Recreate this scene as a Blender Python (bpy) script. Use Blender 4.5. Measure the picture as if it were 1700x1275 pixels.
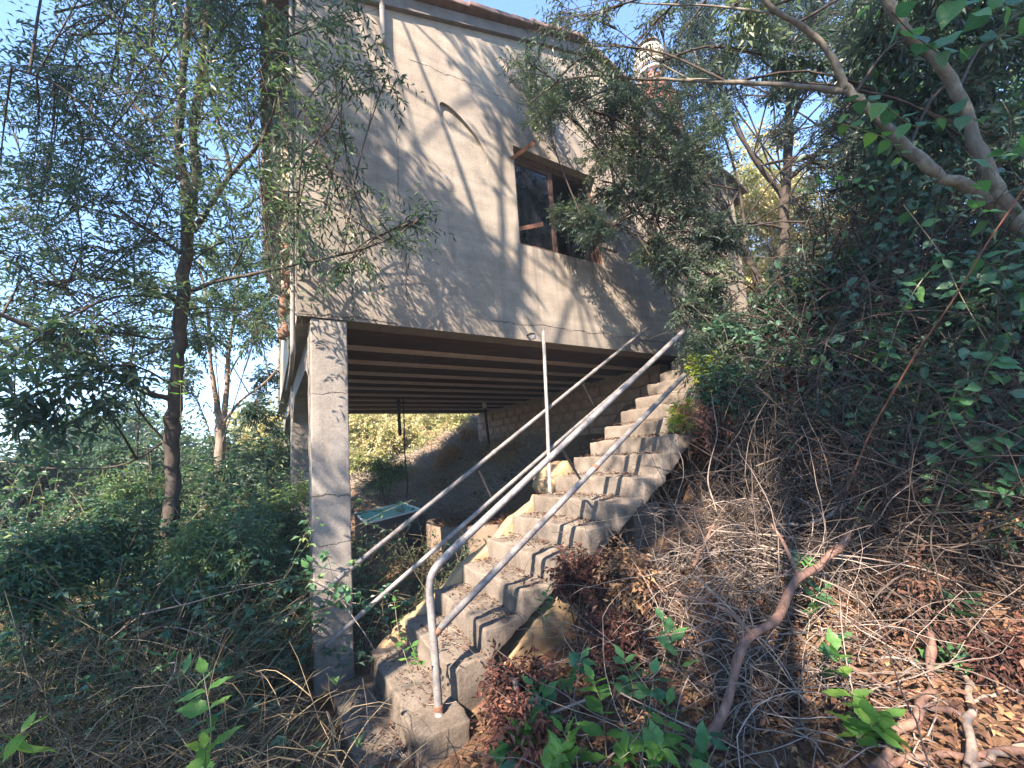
import bpy, bmesh, math, random
import numpy as np
from mathutils import Matrix, Vector, noise as mnoise

random.seed(7)
RNG = np.random.default_rng(7)
for o in list(bpy.data.objects):
    bpy.data.objects.remove(o)
scene = bpy.context.scene
COL = scene.collection

# ------------------------------------------------------------------ camera, sky, sun, exposure
CF, CPX, CPY = 672.67, 850.0, 679.6          # focal length and principal point of the photograph, in its pixels
YAW, PITCH, ROLL = 0.5497, 0.1147, -0.0675
CAM = np.array([-0.243, -4.014, -1.403])
FWD = np.array([math.sin(YAW) * math.cos(PITCH), math.cos(YAW) * math.cos(PITCH), math.sin(PITCH)])
_r = np.array([math.cos(YAW), -math.sin(YAW), 0.0])
_u = np.cross(_r, FWD)
RIGHT = math.cos(ROLL) * _r + math.sin(ROLL) * _u
UP = -math.sin(ROLL) * _r + math.cos(ROLL) * _u
cam_data = bpy.data.cameras.new("camera")
cam_data.sensor_width = 36.0
cam_data.lens = CF / 1700 * 36
cam_data.shift_y = (CPY - 637.5) / 1700
cam_data.clip_start = 0.05
cam_data.clip_end = 3000
cam = bpy.data.objects.new("camera", cam_data)
COL.objects.link(cam)
M = Matrix.Identity(4)
for i in range(3):
    M[i][0], M[i][1], M[i][2], M[i][3] = RIGHT[i], UP[i], -FWD[i], CAM[i]
cam.matrix_world = M
scene.camera = cam

SUN = np.array([0.70, 0.45, -0.72])         # the way the light travels
SUN = SUN / np.linalg.norm(SUN)
world = bpy.data.worlds.new("World")
scene.world = world
world.use_nodes = True
nt = world.node_tree
nt.nodes.clear()
sky = nt.nodes.new("ShaderNodeTexSky")
sky.sky_type = 'NISHITA'
sky.sun_disc = False
sky.sun_elevation = math.asin(-SUN[2])
sky.sun_rotation = math.atan2(-SUN[0], -SUN[1])
sky.air_density = 1.3
sky.dust_density = 0.4
sky.ozone_density = 6.0
sky.altitude = 2200
bg = nt.nodes.new("ShaderNodeBackground")
bg.inputs[1].default_value = 0.115
wo = nt.nodes.new("ShaderNodeOutputWorld")
nt.links.new(sky.outputs[0], bg.inputs[0])
nt.links.new(bg.outputs[0], wo.inputs[0])
sun_data = bpy.data.lights.new("sun", 'SUN')
sun_data.energy = 5.0
sun_data.angle = math.radians(0.5)
sun_data.color = (1.0, 0.80, 0.64)
sun = bpy.data.objects.new("sun", sun_data)
sun.rotation_euler = Vector(SUN).to_track_quat('-Z', 'Y').to_euler()
sun.location = (-8, -6, 12)
COL.objects.link(sun)
scene.view_settings.view_transform = 'Standard'
scene.view_settings.look = 'None'
scene.view_settings.exposure = 2.5
scene.view_settings.gamma = 1
scene.render.engine = 'CYCLES'
scene.cycles.use_denoising = True
scene.cycles.max_bounces = 6
scene.cycles.diffuse_bounces = 4
scene.cycles.transmission_bounces = 4
scene.cycles.transparent_max_bounces = 8

# ------------------------------------------------------------------ helpers: points
def W(u, v, d):
    """The point d metres in front of the camera that the photograph shows at pixel (u, v)."""
    return CAM + d * (FWD + RIGHT * (u - CPX) / CF - UP * (v - CPY) / CF)

def WP(u, v, axis, val):
    w = FWD + RIGHT * (u - CPX) / CF - UP * (v - CPY) / CF
    return CAM + w * (val - CAM[axis]) / w[axis]

def nrm(a):
    return a / np.maximum(np.linalg.norm(a, axis=-1, keepdims=True), 1e-9)

def catmull(pts, n):
    p = np.asarray(pts, float)
    if len(p) == 2:
        t = np.linspace(0, 1, n)[:, None]
        return p[0] * (1 - t) + p[1] * t
    q = np.vstack([2 * p[0] - p[1], p, 2 * p[-1] - p[-2]])
    out = []
    for s in np.linspace(0, len(p) - 1 - 1e-6, n):
        i = int(s); t = s - i
        a, b, c, d = q[i], q[i + 1], q[i + 2], q[i + 3]
        out.append(0.5 * (2 * b + (c - a) * t + (2 * a - 5 * b + 4 * c - d) * t * t + (3 * b - a - 3 * c + d) * t ** 3))
    return np.array(out)

# ------------------------------------------------------------------ helpers: objects
def wloc(o):
    v = np.zeros(3)
    while o is not None:
        v += np.array(o.location); o = o.parent
    return v

def tag(o, label=None, cat=None, group=None, kind=None):
    if label: o["label"] = label
    if cat: o["category"] = cat
    if group: o["group"] = group
    if kind: o["kind"] = kind
    return o

def thing(name, loc, label, cat, group=None):
    o = bpy.data.objects.new(name, None)
    o.empty_display_size = 0.2
    o.location = loc
    COL.objects.link(o)
    return tag(o, label, cat, group)

class MB:
    """Collects vertices and faces (triangles and quads) of ONE mesh."""
    def __init__(s):
        s.V, s.Q, s.T, s.A, s.n = [], [], [], [], 0
    def add(s, V, Q=None, T=None, tint=None):
        V = np.asarray(V, np.float32).reshape(-1, 3)
        if Q is not None and len(Q): s.Q.append(np.asarray(Q, np.int64).reshape(-1, 4) + s.n)
        if T is not None and len(T): s.T.append(np.asarray(T, np.int64).reshape(-1, 3) + s.n)
        s.A.append(np.full(len(V), 0.5, np.float32) if tint is None else np.broadcast_to(np.asarray(tint, np.float32), (len(V),)))
        s.V.append(V); s.n += len(V)
        return s
    def mesh(s, name, mat, off=(0, 0, 0), smooth=True):
        me = bpy.data.meshes.new(name)
        V = np.concatenate(s.V) - np.asarray(off, np.float32)
        Q = np.concatenate(s.Q) if s.Q else np.zeros((0, 4), np.int64)
        T = np.concatenate(s.T) if s.T else np.zeros((0, 3), np.int64)
        me.vertices.add(len(V)); me.vertices.foreach_set("co", V.astype(np.float32).ravel())
        loops = np.concatenate([Q.ravel(), T.ravel()]).astype(np.int32)
        me.loops.add(len(loops)); me.loops.foreach_set("vertex_index", loops)
        nq, nt_ = len(Q), len(T)
        me.polygons.add(nq + nt_)
        starts = np.concatenate([np.arange(nq) * 4, nq * 4 + np.arange(nt_) * 3]).astype(np.int32)
        me.polygons.foreach_set("loop_start", starts)
        me.polygons.foreach_set("loop_total", np.concatenate([np.full(nq, 4), np.full(nt_, 3)]).astype(np.int32))
        me.polygons.foreach_set("use_smooth", np.full(nq + nt_, smooth))
        a = me.attributes.new("tint", 'FLOAT', 'POINT')
        a.data.foreach_set("value", np.concatenate(s.A).astype(np.float32))
        me.update(calc_edges=True)
        me.validate()
        me.materials.append(mat)
        return me
    def build(s, name, mat, parent=None, smooth=True):
        off = wloc(parent) if parent is not None else (0, 0, 0)
        o = bpy.data.objects.new(name, s.mesh(name, mat, off, smooth))
        COL.objects.link(o)
        if parent is not None: o.parent = parent
        return o

def bm_obj(name, bm, mat, parent=None, smooth=False):
    me = bpy.data.meshes.new(name)
    if parent is not None:
        bmesh.ops.translate(bm, verts=bm.verts, vec=-Vector(wloc(parent)))
    bmesh.ops.recalc_face_normals(bm, faces=bm.faces)
    for f in bm.faces: f.smooth = smooth
    bm.to_mesh(me); bm.free()
    me.materials.append(mat)
    o = bpy.data.objects.new(name, me)
    COL.objects.link(o)
    if parent is not None: o.parent = parent
    return o

def bm_box(a, b, bevel=0.0, sub=0, rough=0.0, seed=0, segs=2):
    """A box from corner a to corner b with worn edges and an uneven surface."""
    bm = bmesh.new()
    bmesh.ops.create_cube(bm, size=1)
    a, b = np.array(a, float), np.array(b, float)
    for v in bm.verts:
        v.co = Vector((a + b) / 2 + np.array(v.co) * (b - a))
    roughen(bm, bevel, sub, rough, seed, segs)
    return bm

def roughen(bm, bevel, sub, rough, seed, segs=2):
    if sub:
        size = sub
        for it in range(5):
            es = [e for e in bm.edges if e.calc_length() > size]
            if not es: break
            bmesh.ops.subdivide_edges(bm, edges=es, cuts=1, use_grid_fill=True)
        bmesh.ops.triangulate(bm, faces=[f for f in bm.faces if len(f.verts) > 4])
    if bevel:
        es = [e for e in bm.edges if len(e.link_faces) == 2 and e.calc_face_angle(0) > 0.6]
        bmesh.ops.bevel(bm, geom=es, offset=bevel, segments=segs, affect='EDGES', profile=0.6, clamp_overlap=True)
    if rough:
        off = Vector((seed * 3.1, seed * 1.7, seed * 0.9))
        for v in bm.verts:
            p = v.co * 6 + off
            v.co += Vector((mnoise.noise(p), mnoise.noise(p + Vector((31, 0, 0))), mnoise.noise(p + Vector((0, 57, 0))))) * rough
            p = v.co * 22 + off
            v.co += Vector((mnoise.noise(p), mnoise.noise(p + Vector((31, 0, 0))), mnoise.noise(p + Vector((0, 57, 0))))) * rough * 0.4

def prism_xz(poly, y0, y1):
    """A polygon in the XZ plane extruded from y0 to y1."""
    bm = bmesh.new()
    A = [bm.verts.new((x, y0, z)) for x, z in poly]
    B = [bm.verts.new((x, y1, z)) for x, z in poly]
    bm.faces.new(A); bm.faces.new(B[::-1])
    n = len(poly)
    for i in range(n):
        bm.faces.new((A[i], B[i], B[(i + 1) % n], A[(i + 1) % n]))
    return bm

def tubes(mb, P, R, sides=4, tint=None, cap=False):
    """P [S,N,3] paths, R [S,N] radii."""
    P = np.asarray(P, float); R = np.asarray(R, float)
    if P.ndim == 2: P = P[None]; R = R[None]
    S, N, _ = P.shape
    if S == 0: return
    Tn = nrm(np.gradient(P, axis=1))
    mean = nrm(P[:, -1] - P[:, 0] + 1e-6)
    ref = np.where(np.abs(mean[:, 2:3]) > 0.8, np.array([[1.0, 0.2, 0]]), np.array([[0.1, 0.05, 1.0]]))[:, None, :]
    n1 = nrm(np.cross(Tn, ref)); n2 = np.cross(Tn, n1)
    ang = np.arange(sides) * 2 * math.pi / sides
    V = P[:, :, None, :] + R[:, :, None, None] * (np.cos(ang)[None, None, :, None] * n1[:, :, None, :] + np.sin(ang)[None, None, :, None] * n2[:, :, None, :])
    idx = np.arange(S * N * sides).reshape(S, N, sides)
    a = idx[:, :-1, :]; b = np.roll(idx, -1, axis=2)[:, :-1, :]
    c = np.roll(idx, -1, axis=2)[:, 1:, :]; d = idx[:, 1:, :]
    Q = np.stack([a, b, c, d], -1).reshape(-1, 4)
    T = None
    if cap:
        t = []
        for s in range(S):
            for ring in (idx[s, 0], idx[s, -1]):
                for k in range(1, sides - 1): t.append((ring[0], ring[k], ring[k + 1]))
        T = np.array(t)
    if tint is not None:
        tint = np.repeat(np.asarray(tint, float), N * sides)
    mb.add(V.reshape(-1, 3), Q, T, tint)

def stems(P0, D, L, n=8, grav=0.0, wob=0.2, rng=RNG):
    """Batches of curved stems from P0 along D with lengths L -> [S,n,3]."""
    S = len(P0); D = nrm(np.asarray(D, float)); P = np.zeros((S, n, 3)); P[:, 0] = P0
    bend = rng.normal(0, wob, (S, 3))
    step = (np.asarray(L) / (n - 1))[:, None]
    for k in range(1, n):
        P[:, k] = P[:, k - 1] + D * step
        D = nrm(D + bend / n * 2 + rng.normal(0, wob, (S, 3)) / n * 1.5 + np.array([0, 0, -1.0]) * (np.asarray(grav) / n if np.ndim(grav) == 0 else (np.asarray(grav) / n)[:, None]))
    return P

def taper(S, n, r0, r1):
    t = np.linspace(0, 1, n)[None, :]
    r0 = np.broadcast_to(np.asarray(r0, float), (S,))[:, None]; r1 = np.broadcast_to(np.asarray(r1, float), (S,))[:, None]
    return r0 * (1 - t) + r1 * t

def leaves(mb, B, D, Nn, L, width=0.3, droop=0.15, tint=None, fine=False):
    """Folded leaves: base B, direction D, normal Nn, length L."""
    n = len(B)
    if n == 0: return
    D = nrm(D); side = nrm(np.cross(D, Nn)); up = np.cross(side, D)
    L = np.broadcast_to(np.asarray(L, float), (n,))[:, None]; w = np.broadcast_to(np.asarray(width, float), (n,))[:, None] * L
    if not fine:
        m = B + D * L * 0.45 + up * L * 0.05
        V = np.stack([B, m + side * w * 0.5 + up * w * 0.18, B + D * L - up * L * droop, m - side * w * 0.5 + up * w * 0.18], 1)
        i = np.arange(n)[:, None] * 4
        T = np.concatenate([i + [0, 1, 2], i + [0, 2, 3]])
        k = 4
    else:
        a = B + D * L * 0.30; b = B + D * L * 0.68 - up * L * droop * 0.4
        V = np.stack([B, a + side * w * .5 + up * w * .12, b + side * w * .42 + up * w * .1, B + D * L - up * L * droop, b - side * w * .42 + up * w * .1, a - side * w * .5 + up * w * .12, a, b], 1)
        i = np.arange(n)[:, None] * 8
        T = np.concatenate([i + t for t in ([0, 1, 6], [6, 1, 2], [6, 2, 7], [7, 2, 3], [0, 6, 5], [6, 7, 4], [6, 4, 5], [7, 3, 4])])
        k = 8
    t = RNG.random(n) if tint is None else np.broadcast_to(tint, (n,))
    mb.add(V.reshape(-1, 3), None, T, np.repeat(t, k))

def sprays(mb, A, D, L, per, leaf, lw=0.28, tint=None, spread=0.9, droop=0.3, rng=RNG, fine=False, jit=0.25):
    """Leaves set alternately along short twigs A + D*L."""
    S = len(A); D = nrm(D)
    t = (np.arange(per) + 0.7) / per
    Pb = A[:, None, :] + D[:, None, :] * (L[:, None] * t[None, :])[:, :, None]
    upv = nrm(np.array([0, 0, 1.0]) + rng.normal(0, .35, (S, 3)))
    sd = nrm(np.cross(D, upv))
    sign = np.where(np.arange(per) % 2 == 0, 1.0, -1.0)[None, :, None]
    dirs = D[:, None, :] * 0.75 + sd[:, None, :] * sign * spread + np.array([0, 0, -droop]) + rng.normal(0, jit, (S, per, 3))
    nn = upv[:, None, :] + rng.normal(0, .35, (S, per, 3))
    ll = leaf * rng.uniform(.65, 1.2, (S, per))
    tt = None if tint is None else np.clip(np.repeat(np.asarray(tint)[:, None], per, 1) + rng.normal(0, .12, (S, per)), 0, 1).ravel()
    leaves(mb, Pb.reshape(-1, 3), dirs.reshape(-1, 3), nn.reshape(-1, 3), ll.ravel(), lw, droop=.12, tint=tt, fine=fine)

# ------------------------------------------------------------------ helpers: materials
class NT:
    def __init__(s, name):
        s.m = bpy.data.materials.new(name); s.m.use_nodes = True
        s.t = s.m.node_tree; s.t.nodes.clear()
        s.out = s.n("ShaderNodeOutputMaterial")
    def n(s, typ, **kw):
        x = s.t.nodes.new(typ)
        for k, v in kw.items(): setattr(x, k, v)
        return x
    def l(s, a, b): s.t.links.new(a, b)
    def val(s, sock, v):
        if hasattr(v, "links") or isinstance(v, bpy.types.NodeSocket): s.l(v, sock)
        else: sock.default_value = v
    def math(s, op, a, b=0.0, c=None, clamp=False):
        x = s.n("ShaderNodeMath", operation=op, use_clamp=clamp)
        s.val(x.inputs[0], a); s.val(x.inputs[1], b)
        if c is not None: s.val(x.inputs[2], c)
        return x.outputs[0]
    def coord(s, kind="Object"): return s.n("ShaderNodeTexCoord").outputs[kind]
    def mapping(s, vec, scale=(1, 1, 1), loc=(0, 0, 0), rot=(0, 0, 0)):
        x = s.n("ShaderNodeMapping"); s.l(vec, x.inputs[0])
        x.inputs[1].default_value = loc; x.inputs[2].default_value = rot; x.inputs[3].default_value = scale
        return x.outputs[0]
    def noise(s, vec, scale, detail=4, rough=.55, out="Fac"):
        x = s.n("ShaderNodeTexNoise"); s.l(vec, x.inputs["Vector"])
        x.inputs["Scale"].default_value = scale; x.inputs["Detail"].default_value = detail; x.inputs["Roughness"].default_value = rough
        return x.outputs[out]
    def voro(s, vec, scale, feature='F1'):
        x = s.n("ShaderNodeTexVoronoi", feature=feature); s.l(vec, x.inputs["Vector"]); x.inputs["Scale"].default_value = scale
        return x.outputs["Distance"]
    def ramp(s, fac, stops, interp='LINEAR'):
        x = s.n("ShaderNodeValToRGB"); s.l(fac, x.inputs[0]); r = x.color_ramp; r.interpolation = interp
        while len(r.elements) < len(stops): r.elements.new(0.5)
        for e, (p, c) in zip(r.elements, stops):
            e.position = p; e.color = (*c, 1) if len(c) == 3 else c
        return x.outputs[0]
    def mix(s, fac, a, b, blend='MIX'):
        x = s.n("ShaderNodeMix", data_type='RGBA', blend_type=blend)
        s.val(x.inputs[0], fac)
        for sock, v in ((x.inputs[6], a), (x.inputs[7], b)):
            if isinstance(v, tuple): sock.default_value = (*v, 1)
            else: s.l(v, sock)
        return x.outputs[2]
    def bump(s, h, strength=.4, dist=.02):
        x = s.n("ShaderNodeBump"); s.l(h, x.inputs["Height"]); x.inputs["Strength"].default_value = strength; x.inputs["Distance"].default_value = dist
        return x.outputs[0]
    def principled(s, color, rough=.85, metal=0.0, normal=None, spec=.3):
        p = s.n("ShaderNodeBsdfPrincipled")
        s.val(p.inputs["Base Color"], (*color, 1) if isinstance(color, tuple) else color)
        s.val(p.inputs["Roughness"], rough); s.val(p.inputs["Metallic"], metal)
        p.inputs["Specular IOR Level"].default_value = spec
        if normal is not None: s.l(normal, p.inputs["Normal"])
        return p.outputs[0]
    def done(s, shader):
        s.l(shader, s.out.inputs[0]); return s.m

def mat_concrete(name, c0, c1, stain=(.12, .10, .08), stain_amt=.5, scale=1.0, cracks=(), bump=.5, moss=None, grit=60, sill=None):
    k = NT(name); co = k.coord()
    big = k.noise(co, .9 * scale, 5, .6); med = k.noise(co, 5 * scale, 6, .65); fin = k.noise(co, grit, 4, .7)
    base = k.ramp(med, [(.3, c0), (.7, c1)])
    base = k.mix(k.math('MULTIPLY', k.ramp(big, [(.42, (0, 0, 0)), (.7, (1, 1, 1))]), stain_amt * .6), base, stain)
    streak = k.noise(k.mapping(co, (7, 7, .5)), 1.2, 5, .6)
    base = k.mix(k.math('MULTIPLY', k.ramp(streak, [(.52, (0, 0, 0)), (.75, (1, 1, 1))]), stain_amt * .55), base, stain)
    spk = k.ramp(fin, [(.3, (.72, .72, .72)), (.55, (1, 1, 1)), (.8, (1.12, 1.12, 1.1))])
    base = k.mix(1.0, base, spk, 'MULTIPLY')
    pits = k.ramp(k.voro(co, 38 * scale), [(.0, (0, 0, 0)), (.16, (1, 1, 1))])
    h = k.math('ADD', k.math('MULTIPLY', med, .6), k.math('ADD', k.math('MULTIPLY', fin, .35), k.math('MULTIPLY', pits, .12)))
    if moss:
        f = k.math('MULTIPLY', k.ramp(k.noise(co, 2.2, 6, .7), [(.5, (0, 0, 0)), (.68, (1, 1, 1))]), .7)
        base = k.mix(f, base, moss)
    if sill:
        sp = k.n("ShaderNodeSeparateXYZ"); k.l(co, sp.inputs[0])
        dr = k.noise(k.mapping(co, (9, 1, .35)), 1.6, 5, .65)
        # run-off below the sill
        inx = k.math('MULTIPLY', k.math('GREATER_THAN', sp.outputs[0], sill[0]), k.math('LESS_THAN', sp.outputs[0], sill[1]))
        dz = k.math('SUBTRACT', sill[2], sp.outputs[2])
        fall = k.math('MULTIPLY', k.math('GREATER_THAN', dz, 0.0), k.math('SUBTRACT', 1.0, k.math('DIVIDE', dz, 1.1), clamp=True))
        st = k.math('MULTIPLY', k.math('MULTIPLY', inx, fall), k.ramp(dr, [(.44, (0, 0, 0)), (.62, (1, 1, 1))]))
        # grime creeping up from the lower edge
        low = k.math('SUBTRACT', 1.0, k.math('DIVIDE', sp.outputs[2], k.math('MULTIPLY', k.math('ADD', dr, -.15), .9)), clamp=True)
        # old patch repairs with their own tone
        ve = k.n("ShaderNodeTexVoronoi"); ve.inputs["Scale"].default_value = .55
        wa = k.n("ShaderNodeVectorMath", operation='ADD'); k.l(k.mapping(co, (1, .01, 1.3)), wa.inputs[0]); k.l(k.noise(co, 1.1, 5, .65, 'Color'), wa.inputs[1]); k.l(wa.outputs[0], ve.inputs["Vector"])
        bwn = k.n("ShaderNodeRGBToBW"); k.l(ve.outputs["Color"], bwn.inputs[0])
        base = k.mix(1.0, base, k.ramp(bwn.outputs[0], [(.25, (.9, .91, .92)), (.5, (1, 1, 1)), (.75, (1.08, 1.05, 1.02))]), 'MULTIPLY')
        # board marks left by the trowel
        tw = k.noise(k.mapping(co, (.35, 1, 5.5)), 1.5, 3, .5)
        base = k.mix(1.0, base, k.ramp(tw, [(.35, (.86, .86, .87)), (.6, (1.05, 1.05, 1.04))]), 'MULTIPLY')
        base = k.mix(k.math('MULTIPLY', k.math('MAXIMUM', st, k.math('MULTIPLY', low, .8)), .55), base, (.085, .08, .072))
    if cracks:
        sep = k.n("ShaderNodeSeparateXYZ"); k.l(co, sep.inputs[0])
        X, Z = sep.outputs[0], sep.outputs[2]
        wv = k.math('SUBTRACT', k.noise(co, 3.0, 5, .7), .5); gate = k.noise(co, 1.7, 2, .5)
        tot = None
        for (axis, pos, slope, a, b, w) in cracks:
            P, T = (Z, X) if axis == 'h' else (X, Z)
            line = k.math('ADD', k.math('ADD', pos, k.math('MULTIPLY', T, slope)), k.math('MULTIPLY', wv, .16))
            d = k.math('ABSOLUTE', k.math('SUBTRACT', P, line))
            m = k.math('SUBTRACT', 1.0, k.math('DIVIDE', d, k.math('MULTIPLY', w, k.math('ADD', .3, k.math('MULTIPLY', gate, 1.4)))), clamp=True)
            m = k.math('MULTIPLY', m, k.math('MULTIPLY', k.math('GREATER_THAN', T, a), k.math('LESS_THAN', T, b)))
            tot = m if tot is None else k.math('MAXIMUM', tot, m)
        base = k.mix(k.math('MULTIPLY', tot, .85), base, (.05, .045, .04))
        h = k.math('SUBTRACT', h, k.math('MULTIPLY', tot, .9))
    return k.done(k.principled(base, .92, normal=k.bump(h, bump, .02), spec=.2))

def mat_leaf(name, stops, rough=.45, trans=.35, attr=True, spec=.4, back=1.0):
    k = NT(name)
    if attr:
        f = k.n("ShaderNodeAttribute", attribute_name="tint").outputs["Fac"]
    else:
        f = k.n("ShaderNodeObjectInfo").outputs["Random"]
    col = k.ramp(f, stops)
    if not attr:
        co = k.coord(); vein = k.noise(co, 30, 3, .5)
        sp = k.n("ShaderNodeSeparateXYZ"); k.l(co, sp.inputs[0])
        ay = k.math('ABSOLUTE', sp.outputs[1])
        rib = k.math('SUBTRACT', 1.0, k.math('DIVIDE', ay, .022), clamp=True)
        side = k.math('GREATER_THAN', k.math('SINE', k.math('ADD', k.math('MULTIPLY', sp.outputs[0], 55.0), k.math('MULTIPLY', ay, -42.0))), .86)
        col = k.mix(k.math('MULTIPLY', k.math('MAXIMUM', rib, k.math('MULTIPLY', side, .45)), .4), col, (.20, .30, .12))
        oi = k.n("ShaderNodeObjectInfo").outputs["Random"]
        shift = k.n("ShaderNodeVectorMath", operation='ADD'); k.l(co, shift.inputs[0]); k.l(oi, shift.inputs[1])
        spot = k.ramp(k.noise(shift.outputs[0], 7, 5, .7), [(.62, (0, 0, 0)), (.70, (1, 1, 1))])
        col = k.mix(k.math('MULTIPLY', spot, .75), col, (.16, .10, .04))
        col = k.mix(1.0, col, k.ramp(vein, [(.35, (.75, .78, .75)), (.65, (1.1, 1.1, 1.05))]), 'MULTIPLY')
    p = k.principled(col, rough, spec=spec)
    tr = k.n("ShaderNodeBsdfTranslucent")
    tc = k.mix(1.0, col, (1.35 * back, 1.45 * back, .75 * back), 'MULTIPLY')
    k.l(tc, tr.inputs[0])
    ms = k.n("ShaderNodeMixShader"); ms.inputs[0].default_value = trans
    k.l(p, ms.inputs[1]); k.l(tr.outputs[0], ms.inputs[2])
    return k.done(ms.outputs[0])

def mat_bark(name, c0, c1, scale=1.0, bump=.6, lichen=None):
    k = NT(name); co = k.coord()
    n1 = k.noise(k.mapping(co, (26, 26, 5)), scale, 6, .65); n2 = k.noise(co, 9 * scale, 4, .6)
    col = k.ramp(n1, [(.3, c0), (.7, c1)])
    if lichen:
        col = k.mix(k.math('MULTIPLY', k.ramp(n2, [(.5, (0, 0, 0)), (.62, (1, 1, 1))]), .7), col, lichen)
    else:
        col = k.mix(1.0, col, k.ramp(n2, [(.3, (.7, .7, .7)), (.7, (1.15, 1.1, 1.05))]), 'MULTIPLY')
    return k.done(k.principled(col, .9, normal=k.bump(n1, bump, .01), spec=.2))

def mat_tint(name, stops, rough=.85, spec=.2):
    k = NT(name)
    f = k.n("ShaderNodeAttribute", attribute_name="tint").outputs["Fac"]
    col = k.ramp(f, stops)
    n = k.noise(k.coord(), 40, 3, .6)
    col = k.mix(1.0, col, k.ramp(n, [(.3, (.75, .75, .75)), (.7, (1.15, 1.15, 1.15))]), 'MULTIPLY')
    return k.done(k.principled(col, rough, spec=spec))

def mat_plain(name, c0, c1, scale=12, rough=.7, metal=0.0, bump=.2, spec=.3):
    k = NT(name); co = k.coord(); n = k.noise(co, scale, 5, .65)
    return k.done(k.principled(k.ramp(n, [(.3, c0), (.7, c1)]), rough, metal, k.bump(n, bump, .01), spec))

def mat_pipe(name):
    k = NT(name); co = k.coord()
    n = k.noise(co, 7, 6, .7); f = k.noise(co, 45, 4, .6)
    col = k.ramp(n, [(.36, (.12, .125, .13)), (.5, (.20, .205, .205)), (.66, (.31, .30, .275))])  # tarnish blotches, contrast raised to stand for dappled sun
    col = k.mix(k.math('MULTIPLY', k.ramp(f, [(.52, (0, 0, 0)), (.66, (1, 1, 1))]), .7), col, (.16, .09, .055))
    return k.done(k.principled(col, k.ramp(f, [(.3, (.48, .48, .48)), (.7, (.75, .75, .75))]), .25, k.bump(f, .1, .004), .4))

MAT = {}
MAT["render"] = mat_concrete("cement_render", (.225, .206, .172), (.335, .307, .26), (.125, .118, .105), .8,
    cracks=[('h', 3.12, .062, 1.15, 4.2, .007), ('h', .20, .0, 2.0, 5.4, .010), ('v', .98, .0, .25, 3.2, .006), ('h', .015, .015, .0, .9, .012), ('v', 1.02, .01, .2, .9, .008)], bump=.45, sill=(2.45, 4.0, 1.26))
MAT["verge"] = mat_concrete("roof_verge", (.13, .12, .115), (.20, .185, .175), (.07, .065, .06), .8)
MAT["pillar"] = mat_concrete("cast_concrete", (.19, .18, .165), (.27, .26, .235), (.10, .09, .075), .8, bump=.45,
    cracks=[('h', -1.66, .02, 0, .6, .012), ('h', -2.05, -.05, .15, .6, .008), ('h', -.72, .03, .1, .5, .006)])
MAT["step"] = mat_concrete("worn_concrete", (.13, .113, .094), (.22, .197, .165), (.05, .04, .031), 1.0, bump=.8)
MAT["mortar"] = mat_concrete("sandy_mortar", (.27, .20, .115), (.38, .29, .175), (.15, .11, .07), .7, bump=.7)
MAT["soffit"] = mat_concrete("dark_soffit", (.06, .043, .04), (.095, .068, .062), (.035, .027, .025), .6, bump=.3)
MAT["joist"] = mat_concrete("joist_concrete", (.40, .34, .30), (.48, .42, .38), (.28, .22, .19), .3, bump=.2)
MAT["plaster"] = mat_concrete("beige_plaster", (.46, .41, .32), (.55, .50, .40), (.30, .26, .20), .4, bump=.2)
MAT["brick"] = mat_plain("red_brick", (.22, .10, .08), (.34, .17, .13), 9, .9, bump=.5)
MAT["block"] = mat_plain("earthy_block", (.20, .13, .095), (.33, .24, .18), 7, .95, bump=.7)
MAT["block_mortar"] = mat_plain("wall_joint", (.16, .12, .09), (.26, .21, .16), 15, .95, bump=.6)
MAT["tile"] = mat_plain("clay_tile", (.10, .075, .072), (.21, .145, .125), 8, .9, bump=.5)
MAT["capwhite"] = mat_plain("cap_plaster", (.55, .50, .42), (.72, .67, .58), 9, .85)
MAT["pipe"] = mat_pipe("galvanised_pipe")
MAT["rust"] = mat_plain("rusty_steel", (.12, .06, .042), (.25, .135, .095), 25, .8, .3, .4)
MAT["darkframe"] = mat_plain("weathered_timber", (.055, .035, .028), (.13, .08, .06), 14, .7, bump=.4)
MAT["shutter"] = mat_plain("dark_timber", (.05, .055, .06), (.10, .10, .105), 10, .7)
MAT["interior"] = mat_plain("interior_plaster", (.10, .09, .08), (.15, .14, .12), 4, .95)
MAT["teal"] = mat_plain("teal_fibreglass", (.26, .58, .54), (.34, .66, .62), 5, .35, spec=.5)
MAT["rimwhite"] = mat_plain("pale_fibreglass", (.50, .60, .56), (.68, .74, .70), 7, .4, spec=.5)
MAT["black"] = mat_plain("black_plastic", (.012, .012, .012), (.03, .03, .03), 20, .6)
MAT["darkbody"] = mat_plain("tub_body", (.035, .04, .045), (.075, .08, .085), 6, .7)
MAT["white"] = mat_plain("white_plastic", (.55, .55, .53), (.72, .72, .70), 9, .5)
MAT["greypipe"] = mat_plain("grey_downpipe", (.15, .15, .145), (.23, .23, .22), 9, .7)
MAT["well"] = mat_concrete("tank_concrete", (.13, .10, .075), (.19, .15, .115), (.07, .05, .04), .6, bump=.5)
k = NT("window_glass")
MAT["glass"] = k.done(k.principled((.01, .012, .016), .06, spec=.7, normal=k.bump(k.noise(k.coord(), 3, 2), .03, .02)))
MAT["bark_dark"] = mat_bark("dark_bark", (.035, .032, .03), (.09, .08, .07))
MAT["bark_pale"] = mat_bark("pale_bark", (.08, .074, .06), (.155, .142, .115), bump=1.0, lichen=(.21, .21, .165))
MAT["bark_red"] = mat_bark("reddish_dead_bark", (.09, .055, .045), (.24, .155, .12), bump=1.0)
MAT["bark_grey"] = mat_bark("grey_dead_bark", (.13, .105, .09), (.29, .25, .21), bump=.9)
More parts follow.
